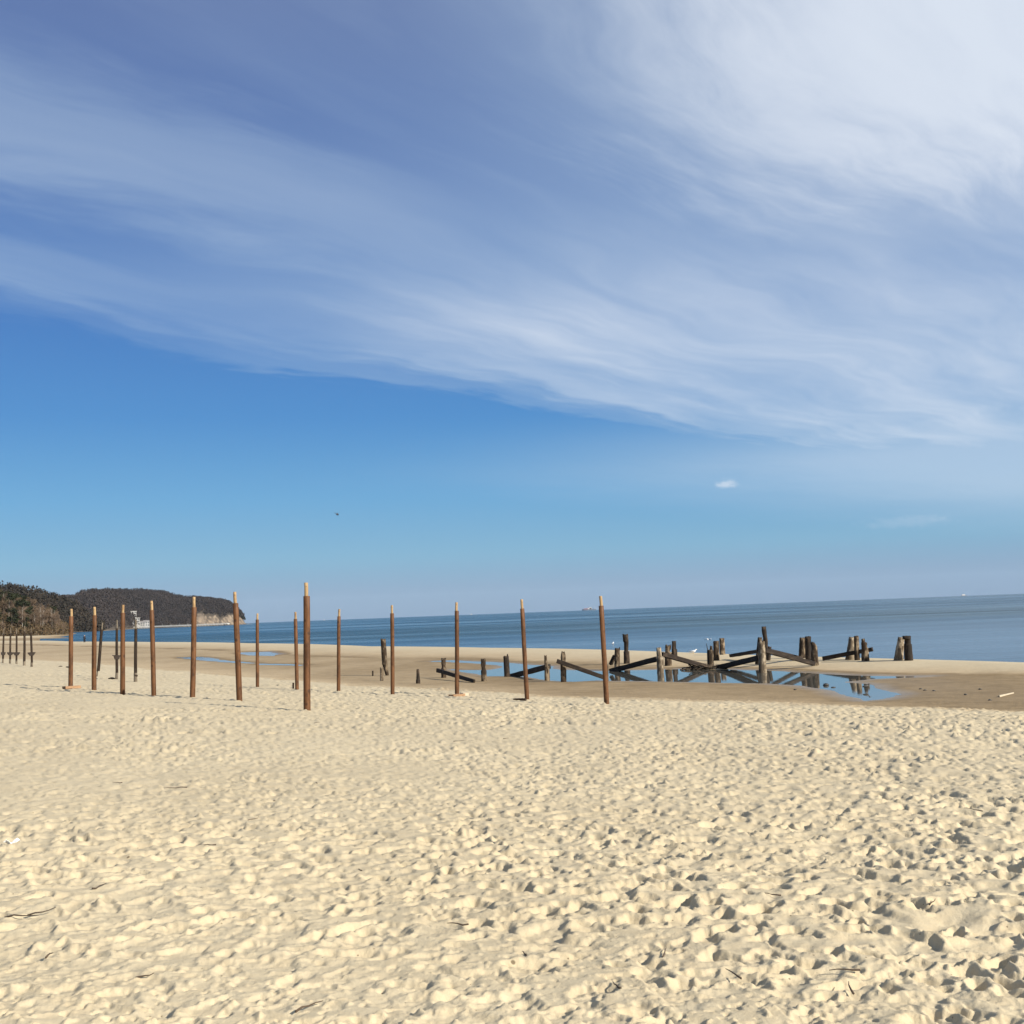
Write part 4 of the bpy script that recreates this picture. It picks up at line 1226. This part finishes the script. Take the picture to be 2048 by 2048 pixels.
p = at_range(1178, 1218, 8000); p.z = 0
e = empty('cargo_ship', p, 'red and white cargo ship on the horizon behind the leaning seaward post', 'ship')
e.rotation_euler = (0, 0, math.pi)
obj('hull', hull_mesh(98, 15, 9, M_HULLB), e)
obj('boot_top', hull_mesh(97, 14.4, 4.0, M_HULLR), e, loc=(0, -0.8, 0))
for x, wdt, h, mt in ((-6, 30, 7, M_SHIPW), (-10, 14, 12, M_SHIPW), (16, 12, 5, M_HULLR), (30, 10, 5, M_HULLR)):
    obj('deckhouse', MB().box((x, 0, 9 + h / 2), (wdt, 11, h)).mesh('deckhouse', mt), e)
obj('crane', MB().tube([(-42, 0, 9), (-42, 0, 22)], [1.2, .9], 6).tube([(-42, 0, 22), (-36, 0, 26)], [1.1, .7], 6).mesh('crane', M_SHIPW), e)
obj('funnel', MB().tube([(2, 0, 9), (2, 0, 21)], [2.2, 1.8], 8).mesh('funnel', M_HULLR), e)
obj('mast', MB().tube([(-8, 0, 20), (-8, 0, 27)], [.6, .4], 6).mesh('mast', M_SHIPW), e)
def small_ship(u, v, R, L, label):
    p = at_range(u, v, R); p.z = 0
    e = empty('ship', p, label, 'ship')
    obj('hull', hull_mesh(L, L * .18, L * .10, M_HULLB), e)
    obj('deckhouse', MB().box((-L * .08, 0, L * .19), (L * .5, L * .13, L * .2)).mesh('deckhouse', M_SHIPW), e)
    obj('mast', MB().tube([(-L * .1, 0, L * .28), (-L * .1, 0, L * .42)], [L * .012, L * .008], 6).mesh('mast', M_SHIPW), e)
small_ship(1928, 1191, 8500, 44, 'white ship on the empty sea, out beyond the outermost pair of piles')
small_ship(943, 1227, 8000, 20, 'tiny white boat on the horizon between two seaward posts')
small_ship(649, 1238.5, 8000, 17, 'tiny white boat on the horizon beside the thickest post')


# ------------------------------------------------------------------ wooded hills beyond the bay
def make_hill_mat():
    m_, t, b = mat('wooded_slope')
    co = t.n('ShaderNodeTexCoord').outputs['Object']
    n = t.noise(co, 0.02, 4.0, 0.6)
    c = t.mix(n, (0.040, 0.030, 0.022), (0.065, 0.050, 0.034))
    bare = t.n('ShaderNodeAttribute', attribute_name='bare').outputs['Fac']
    n2 = t.noise(co, 0.09, 4.0, 0.65)
    sand = t.mix(t.sstep(n2, 0.35, 0.68), (0.06, 0.046, 0.034), (0.24, 0.185, 0.13))
    k = t.sstep(t.math('ADD', bare, t.math('MULTIPLY', t.math('SUBTRACT', n2, 0.5), 0.9)), 0.40, 0.60)
    t.l(t.mix(k, c, sand), b.inputs['Base Color'])
    b.inputs['Roughness'].default_value = 1.0
    return m_
M_HILL = make_hill_mat()

def make_leaf(name, c1, c2, c3, scale):
    m_, t, b = mat(name)
    co = t.n('ShaderNodeTexCoord').outputs['Object']
    oi = t.n('ShaderNodeObjectInfo').outputs['Random']
    n = t.noise(co, scale, 3.0, 0.6)
    g = t.n('ShaderNodeNewGeometry').outputs['Random Per Island']
    c = t.mix(t.sstep(n, 0.35, 0.65), c1, c2)
    c = t.mix(t.math('MULTIPLY', g, 0.8), c, c3)
    k = t.math('ADD', t.math('MULTIPLY', oi, 0.5), 0.75)
    c = t.mix(1.0, c, t.xyz(k, k, k), 'MULTIPLY')
    t.l(c, b.inputs['Base Color'])
    b.inputs['Roughness'].default_value = 1.0
    b.inputs['Specular IOR Level'].default_value = 0.1
    return m_
M_FARWOOD = make_leaf('far_bare_wood', (0.032, 0.027, 0.027), (0.044, 0.035, 0.033), (0.026, 0.025, 0.025), 0.010)
M_MIDWOOD = make_leaf('mid_wood', (0.042, 0.034, 0.027), (0.060, 0.045, 0.034), (0.030, 0.030, 0.024), 0.015)
M_NEARWOOD = make_leaf('near_underwood', (0.085, 0.058, 0.034), (0.115, 0.080, 0.048), (0.055, 0.045, 0.026), 0.03)
M_TWIGS = make_leaf('bare_twigs', (0.115, 0.078, 0.048), (0.085, 0.056, 0.036), (0.15, 0.11, 0.075), 0.1)
M_BIRCHT = make_leaf('birch_twigs', (0.12, 0.082, 0.055), (0.09, 0.062, 0.042), (0.17, 0.13, 0.10), 0.1)
M_NEEDLE = make_leaf('pine_needles', (0.030, 0.036, 0.018), (0.042, 0.048, 0.024), (0.020, 0.024, 0.014), 0.1)
M_TRUNK = plain('grey_bark', (0.10, 0.075, 0.055), 0.95)
M_BIRCH = plain('white_bark', (0.23, 0.205, 0.175), 0.85)

def hill(name, us, foot, crest_h, crest_d, back_d, label, nu=90, nd=26, steep=None, bare=None, seed=0, amp=1.0):
    """a ridge: foot distance, crest height and crest distance for each bearing"""
    uu = np.linspace(us[0], us[-1], nu)
    ft = np.interp(uu, *foot); ch = np.interp(uu, *crest_h); cd = np.interp(uu, *crest_d)
    t = np.concatenate([np.linspace(0, 1, nd), np.linspace(1.15, 2, 8)])
    V = []; BA = []
    for i, u in enumerate(uu):
        d = ray(u, 1250); a = math.atan2(d.x, d.y)
        for q in t:
            if q <= 1:
                R = ft[i] + cd[i] * q
                st = 1.0 if steep is None else np.interp(u, *steep)
                hh = ch[i] * (1 - (1 - q) ** st) if st > 1 else ch[i] * sm(q)
            else:
                R = ft[i] + cd[i] + back_d * (q - 1)
                hh = ch[i] * (1 - sm(q - 1))
            x, y = math.sin(a) * R, math.cos(a) * R
            z = 1.0 + hh
            V.append((x, y, z)); BA.append(0.0 if bare is None else bare(u, z, q))
    V = np.array(V)
    nz = fbm(V[:, 0] / 60, V[:, 1] / 60, seed, 3) * 6 * amp * np.clip((V[:, 2] - 3) / 15, 0, 1)
    V[:, 2] += nz
    V[:, 2] -= np.where(V[:, 2] < 1.2, 1.5, 0)
    m_ = len(t)
    idx = np.arange(nu * m_).reshape(nu, m_)
    f = np.stack([idx[:-1, :-1], idx[1:, :-1], idx[1:, 1:], idx[:-1, 1:]], -1).reshape(-1, 4)
    me = mesh_np(name, V, f, M_HILL, True)
    a_ = me.attributes.new('bare', 'FLOAT', 'POINT'); a_.data.foreach_set('value', np.array(BA, np.float32))
    o = obj(name, me)
    tag(o, label, None, None, 'structure')
    return uu, t, V.reshape(nu, m_, 3), np.array(BA).reshape(nu, m_)

def sil(pts, foot, cd, tree):
    D = lambda u: np.interp(u, *foot) + np.interp(u, *cd)
    return [u for u, v in pts], [max(0.0, (horizon(u) - v) * D(u) / F - tree + CAMZ - 1.0) for u, v in pts]

def surf(G, a, b):
    """point of a hill grid at fractional indices"""
    i = min(int(a), G.shape[0] - 2); j = min(int(b), G.shape[1] - 2)
    s_, t_ = a - i, b - j
    return (G[i, j] * (1 - s_) + G[i + 1, j] * s_) * (1 - t_) + (G[i, j + 1] * (1 - s_) + G[i + 1, j + 1] * s_) * t_

def wood(name, mat_, G, BA, n, hgt, rad, tri, per, label, seed, cone=0.25, jmax=None, imin=0, skip=None):
    """a wood that reads as one mass: crowns of small faces over a hill"""
    rng = np.random.default_rng(seed)
    A = rng.uniform(imin, G.shape[0] - 1.01, n); Bq = rng.uniform(0, (jmax or G.shape[1]) - 1.01, n)
    VV = []
    for a, b in zip(A, Bq):
        if BA[int(a), int(b)] > 0.4: continue
        p = surf(G, a, b)
        if skip is not None and skip(p): continue
        h = hgt * rng.uniform(0.65, 1.2); r = rad * rng.uniform(0.7, 1.2)
        con = rng.random() < cone
        t = rng.uniform(0.12, 1, per)
        env = r * ((1.02 - t) * 0.9 if con else np.sqrt(np.clip(1 - ((t - 0.58) / 0.46) ** 2, 0.02, 1)))
        an = rng.uniform(0, 6.283, per); q = np.sqrt(rng.uniform(0.15, 1, per)) * env
        c = np.stack([p[0] + q * np.cos(an), p[1] + q * np.sin(an), p[2] + h * t], -1)
        e1 = rng.normal(0, 1, (per, 3)); e1 /= np.linalg.norm(e1, axis=1)[:, None]
        e2 = rng.normal(0, 1, (per, 3)); e2 /= np.linalg.norm(e2, axis=1)[:, None]
        s_ = tri * rng.uniform(0.6, 1.3, (per, 1))
        VV.append(np.stack([c + e1 * s_, c + e2 * s_, c - (e1 + e2) * s_ * 0.6], 1).reshape(-1, 3))
    V = np.concatenate(VV)
    f = np.arange(len(V)).reshape(-1, 3)
    o = obj(name, mesh_np(name, V, f, mat_, False))
    return tag(o, label, 'forest', None, 'stuff')

# headland with its sand cliffs
HF = ([120, 190, 230, 265, 300, 400, 496], [1900, 1950, 2250, 2680, 2830, 3050, 3330])
HC = ([120, 300, 400, 440, 480, 496], [500, 520, 430, 260, 160, 60])
hs = sil([(150, 1196), (165, 1188), (190, 1185), (220, 1183), (260, 1182), (290, 1181), (325, 1183), (345, 1189), (365, 1193), (390, 1195), (420, 1197), (445, 1199.5), (460, 1204), (472, 1213), (482, 1222), (490, 1238), (495, 1246)], HF, HC, 12)
def bare_cliff(u, z, q):
    if u < 384: return 0.0
    top = np.interp(u, [384, 396, 404, 418, 430, 440, 452, 470, 480, 495], [2, 30, 32, 22, 27, 19, 26, 26, 22, 14])
    gully = 0.55 if (436 < u < 446 or 413 < u < 419) and z > 6 else 0.0
    return float(z < top) * (1 - gully)
uu, tt, G3, B3 = hill('headland', [120, 496], HF, hs, HC, 700, 'long wooded headland ending in a steep bare sand cliff', 110, 30,
                      steep=([120, 380, 396, 496], [1.4, 1.5, 3.4, 3.0]), bare=bare_cliff, seed=4, amp=0.6)
house_zone = [at_range(u, 1250, R) for u, R in ((262, 2760), (262, 2840), (275, 2800), (285, 2790), (292, 2800))]
wood('forest', M_FARWOOD, G3, B3, 6500, 13, 7.0, 1.7, 34, 'dark leafless wood covering the far headland', 21, 0.2, jmax=33,
     skip=lambda p: (-1240 < p[0] < -800 and min(math.hypot(p[0] - h.x, p[1] - h.y) for h in house_zone) < 17))
# middle ridge
MF = ([-160, 0, 120, 206], [1250, 1350, 1560, 1700]); MC = ([-160, 206], [320, 260])
ms = sil([(-160, 1166), (-60, 1170), (0, 1177), (40, 1180), (70, 1183), (100, 1190), (125, 1196), (150, 1203), (170, 1218), (190, 1240), (205, 1255)], MF, MC, 13)
uu2, tt2, G2, B2 = hill('ridge', [-160, 206], MF, ms, MC, 350, 'dark wooded ridge behind the beach trees', 70, 20, seed=9, amp=0.7)
wood('forest', M_MIDWOOD, G2, B2, 2600, 14, 5.5, 1.9, 26, 'dark mixed wood on the ridge behind the beach trees', 22, 0.45, jmax=23)
# near slope above the strand
ns = ([-200, -100, 0, 40, 80, 110, 130, 140], [24, 21, 17, 14, 9, 5, 2, 0.5])
def bare_patch(u, z, q): return 1.0 if 82 < u < 99 and 2.5 < z < 7.5 else 0.0
uu1, tt1, G1, B1 = hill('slope', [-200, 141], ([-200, 0, 60, 100, 141], [700, 735, 770, 820, 930]), ns, ([-200, 141], [130, 110]), 300, 'scrubby slope rising from the strand to the trees', 80, 20, bare=bare_patch, seed=13, amp=0.25)
wood('undergrowth', M_NEARWOOD, G1, B1, 1500, 6.5, 3.2, 0.75, 34, 'brown leafless scrub under the trees along the strand', 23, 0.05, jmax=22)['category'] = 'scrub'

# single trees on the near slope
def bare_tree(kind, seed):
    rnd = random.Random(seed)
    H = {'bare': 13.0, 'birch': 14.0, 'pine': 13.5}[kind]
    trunk = MB(); tips = []
    lean = Vector((rnd.uniform(-.6, .6), rnd.uniform(-.6, .6), 0))
    tp = [Vector((0, 0, -1.0)), Vector((0, 0, H * .25)) + lean * .2, Vector((0, 0, H * .5)) + lean * .5, Vector((0, 0, H * .75)) + lean * .7, Vector((0, 0, H * .97)) + lean]
    r0_ = 0.26 if kind != 'birch' else 0.17
    trunk.tube(tp, [r0_ * 1.2, r0_, r0_ * .8, r0_ * .5, .05], 7)
    nl = 12 if kind != 'pine' else 14
    for k in range(nl):
        t = rnd.uniform(.3, .92) if kind != 'pine' else rnd.uniform(.45, .95)
        b = tp[0].lerp(tp[-1], t); b.x, b.y = lean.x * t, lean.y * t
        an = rnd.uniform(0, 6.28); up = rnd.uniform(.7, 1.3) if kind == 'birch' else rnd.uniform(.3, .9)
        L = H * rnd.uniform(.16, .30) * (1.25 - t * .7)
        d = Vector((math.cos(an), math.sin(an), up)).normalized()
        p1 = b + d * L * .5; p2 = b + d * L + Vector((0, 0, L * .12 if kind != 'birch' else -L * .08))
        trunk.tube([b, p1, p2], [r0_ * .42 * (1.2 - t * .6), r0_ * .26, .03], 5, False)
        tips.append((b, p1, p2))
    tm = trunk.mesh(kind + '_trunk', M_BIRCH if kind == 'birch' else M_TRUNK, True)
    vs, fs = [], []
    def strip(a, b, w_):
        n = (b - a).cross(Vector((rnd.uniform(-1, 1), rnd.uniform(-1, 1), rnd.uniform(-1, 1))))
        if n.length < 1e-4: return
        n = n.normalized() * w_; i = len(vs)
        vs.extend([a - n, a + n, b + n * .4, b - n * .4]); fs.append([i, i + 1, i + 2, i + 3])
    if kind == 'pine':
        for b, p1, p2 in tips:
            for k in range(26):
                c = p1.lerp(p2, rnd.uniform(.1, 1.15)) + Vector((rnd.gauss(0, .6), rnd.gauss(0, .6), rnd.gauss(.1, .4)))
                for q in range(2):
                    d = Vector((rnd.uniform(-1, 1), rnd.uniform(-1, 1), rnd.uniform(-.4, .8))).normalized() * rnd.uniform(.35, .7)
                    strip(c - d, c + d, .22)
    else:
        for b, p1, p2 in tips:
            for k in range(34):
                s_ = b.lerp(p1, rnd.uniform(.4, 1)) if rnd.random() < .4 else p1.lerp(p2, rnd.random())
                d = (p2 - b).normalized() + Vector((rnd.gauss(0, .6), rnd.gauss(0, .6), rnd.gauss(.15, .5)))
                e_ = s_ + d.normalized() * rnd.uniform(.6, 2.2)
                strip(s_, e_, rnd.uniform(.03, .075))
                for q in range(2):
                    m2 = s_.lerp(e_, rnd.uniform(.3, .9))
                    strip(m2, m2 + (d + Vector((rnd.gauss(0, .9), rnd.gauss(0, .9), rnd.gauss(.1, .7)))).normalized() * rnd.uniform(.3, 1.0), .035)
    cm = mesh_py(kind + '_crown', vs, fs, {'bare': M_TWIGS, 'birch': M_BIRCHT, 'pine': M_NEEDLE}[kind])
    return tm, cm
TREES = {k: [bare_tree(k, 900 + 10 * i + q) for q in range(3)] for i, k in enumerate(('bare', 'birch', 'pine'))}
TL = {'bare': ('leafless_tree', 'leafless brown tree on the slope above the strand', 'brown leafless trees above the strand'),
      'birch': ('birch_tree', 'leafless birch with whitish trunk at the edge of the strand', 'birches at the edge of the strand'),
      'pine': ('pine_tree', 'dark green pine among leafless trees above the strand', 'pines above the strand')}
def plant(kind, p, s_, rz, seed):
    tm, cm = TREES[kind][seed % 3]
    nm, lab, grp = TL[kind]
    e = empty(nm, Vector(p), lab, 'tree', grp)
    e.rotation_euler = (0, 0, rz); e.scale = (s_, s_, s_)
    obj('trunk', tm, e); obj('crown', cm, e)
rnd = random.Random(77)
nu1 = G1.shape[0]
for k in range(120):
    u = rnd.uniform(-75, 136); a = (u + 200) / 341 * (nu1 - 1)
    b = rnd.uniform(0.5, 20)
    p = surf(G1, a, b)
    if u > 118 and b > 8: continue
    kind = 'pine' if (rnd.random() < (.42 if u < 62 else .06)) else ('birch' if rnd.random() < .2 else 'bare')
    plant(kind, p, rnd.uniform(.75, 1.25) * (1.0 if u < 110 else .75), rnd.uniform(0, 6.28), k)
for k, (u, v) in enumerate([(82, 6), (89, 5), (96, 6), (104, 3), (110, 4), (113, 3), (108, 7), (45, 2), (38, 4), (86, 3)]):
    a = (u + 200) / 341 * (nu1 - 1); p = surf(G1, a, v)
    plant('birch', p, rnd.uniform(1.0, 1.3), rnd.uniform(0, 6.28), k)
# wind-shaped pines on the tip of the cape
nu3 = G3.shape[0]
for k in range(26):
    u = rnd.uniform(455, 491); a = (u - 120) / 376 * (nu3 - 1); b = rnd.uniform(9, 24)
    p = surf(G3, a, b)
    tm, cm = TREES['pine'][k % 3]
    e = empty('pine_tree', Vector(p), 'small dark pine on the cliff top at the tip of the headland', 'tree', 'pines on the headland tip')
    s_ = rnd.uniform(.7, 1.15); e.scale = (s_, s_, s_); e.rotation_euler = (0, 0, rnd.uniform(0, 6.28))
    obj('trunk', tm, e); obj('crown', cm, e)

# ------------------------------------------------------------------ houses at the foot of the headland
def house(u, v_base, R, wid, dep, h, floors, bays, label, roof='flat', rz=0.0):
    c = at_range(u, v_base, R)
    e = empty('house', c, label, 'building', 'white houses by the far pier')
    e.rotation_euler = (0, 0, -math.atan2(c.x, c.y) + rz)
    obj('wall', MB().box((0, 0, h / 2 - 5), (wid, dep, h + 10)).mesh('wall', M_WALL), e)
    if roof == 'flat':
        obj('roof', MB().box((0, -.4, h + .4), (wid + 2.4, dep + 2.4, .7)).mesh('roof', M_PIER), e)
    else:
        mb = MB(); a, b, q = wid / 2 + .5, dep / 2 + .5, wid * .22
        mb.v = [Vector(x) for x in ((-a, -b, h), (a, -b, h), (a, b, h), (-a, b, h), (-a, 0, h + q), (a, 0, h + q))]
        mb.f = [[0, 1, 5, 4], [2, 3, 4, 5], [1, 2, 5], [3, 0, 4], [3, 2, 1, 0]]
        obj('roof', mb.mesh('roof', M_ROOFG), e)
    fh = h / floors; bw = wid / bays
    for f_ in range(floors):
        for k in range(bays):
            x = -wid / 2 + (k + .5) * bw; z = (f_ + .5) * fh
            obj('window', WIN, e, loc=(x, -dep / 2 - .06, z)).scale = (bw * .5, 1, fh * .55)
WIN = MB().box((0, 0, 0), (1, .16, 1)).mesh('window', M_PANE)
house(260, 1239, 2790, 26, 14, 18, 4, 5, 'large white flat-roofed house above the shore', 'flat', .15)
house(252, 1250, 2740, 13, 10, 9, 2, 3, 'small white house below the large flat-roofed one, on its landward side', 'gable')
house(262, 1250.5, 2720, 11, 9, 8, 2, 3, 'small white house straight below the large flat-roofed one', 'gable', .2)
house(275.5, 1249.5, 2740, 9, 9, 15, 3, 2, 'narrow white tower-like house beside the pier head', 'flat')
house(284, 1252, 2740, 15, 10, 8, 2, 3, 'low white house just past the narrow tower-like one', 'gable', -.2)
house(292.5, 1252.5, 2760, 13, 10, 11, 2, 3, 'white house farthest along the shore behind the pier', 'gable', .1)

# ------------------------------------------------------------------ pier
pa = at_range(268, 1255.2, 2640); pb = at_range(457, 1248.6, 2500)
pa.z = pb.z = 0
ax = pb - pa; L = ax.length
e = empty('pier', pa, 'long white pier on dark piles running out from the houses', 'pier')
e.rotation_euler = (0, 0, math.atan2(ax.y, ax.x))
obj('deck', MB().box((L / 2, 0, 3.0), (L, 4.5, 1.5)).mesh('deck', M_PIER), e)
rail = MB()
for y in (-2.2, 2.2):
    rail.box((L / 2, y, 4.9), (L, .22, .34)).box((L / 2, y, 4.25), (L, .18, .30))
obj('railing', rail.mesh('railing', M_PIER), e)
obj('pier_head', MB().box((L - 4, 0, 3.4), (9, 9, .9)).mesh('pier_head', M_PIER), e)
PM = MB().tube([(0, 0, -3), (0, 0, 2.9)], [.75, .7], 7).mesh('pile', M_PIERP)
PC = MB().box((0, 0, 2.75), (.8, 4.6, .35)).mesh('cross_beam', M_PIERP)
n = 34
for k in range(n):
    x = 2 + (L - 5) * k / (n - 1)
    for y in (-1.8, 1.8):
        obj('pile', PM, e, loc=(x, y, 0))
    obj('cross_beam', PC, e, loc=(x, 0, 0))
    if k % 3 == 1:
        obj('lamp_post', MB().tube([(0, 0, 3.7), (0, 0, 7.2)], [.16, .1], 5).box((0, 0, 7.3), (.5, .5, .3)).mesh('lamp_post', M_PIER), e, loc=(x, 2.0, 0))


# ------------------------------------------------------------------ thin sea haze
mh = bpy.data.materials.new('sea_haze'); mh.use_nodes = True
th_ = mh.node_tree; th_.nodes.remove(th_.nodes['Principled BSDF'])
pv = th_.nodes.new('ShaderNodeVolumePrincipled')
pv.inputs['Color'].default_value = (0.66, 0.80, 1.0, 1)
pv.inputs['Density'].default_value = 0.000013
pv.inputs['Anisotropy'].default_value = 0.0
th_.links.new(pv.outputs[0], th_.nodes['Material Output'].inputs['Volume'])
hz = obj('haze', MB().box((0, 10500, 248), (52000, 32000, 504)).mesh('haze', mh))
tag(hz, 'thin blue sea haze over the bay', 'haze', None, 'stuff')
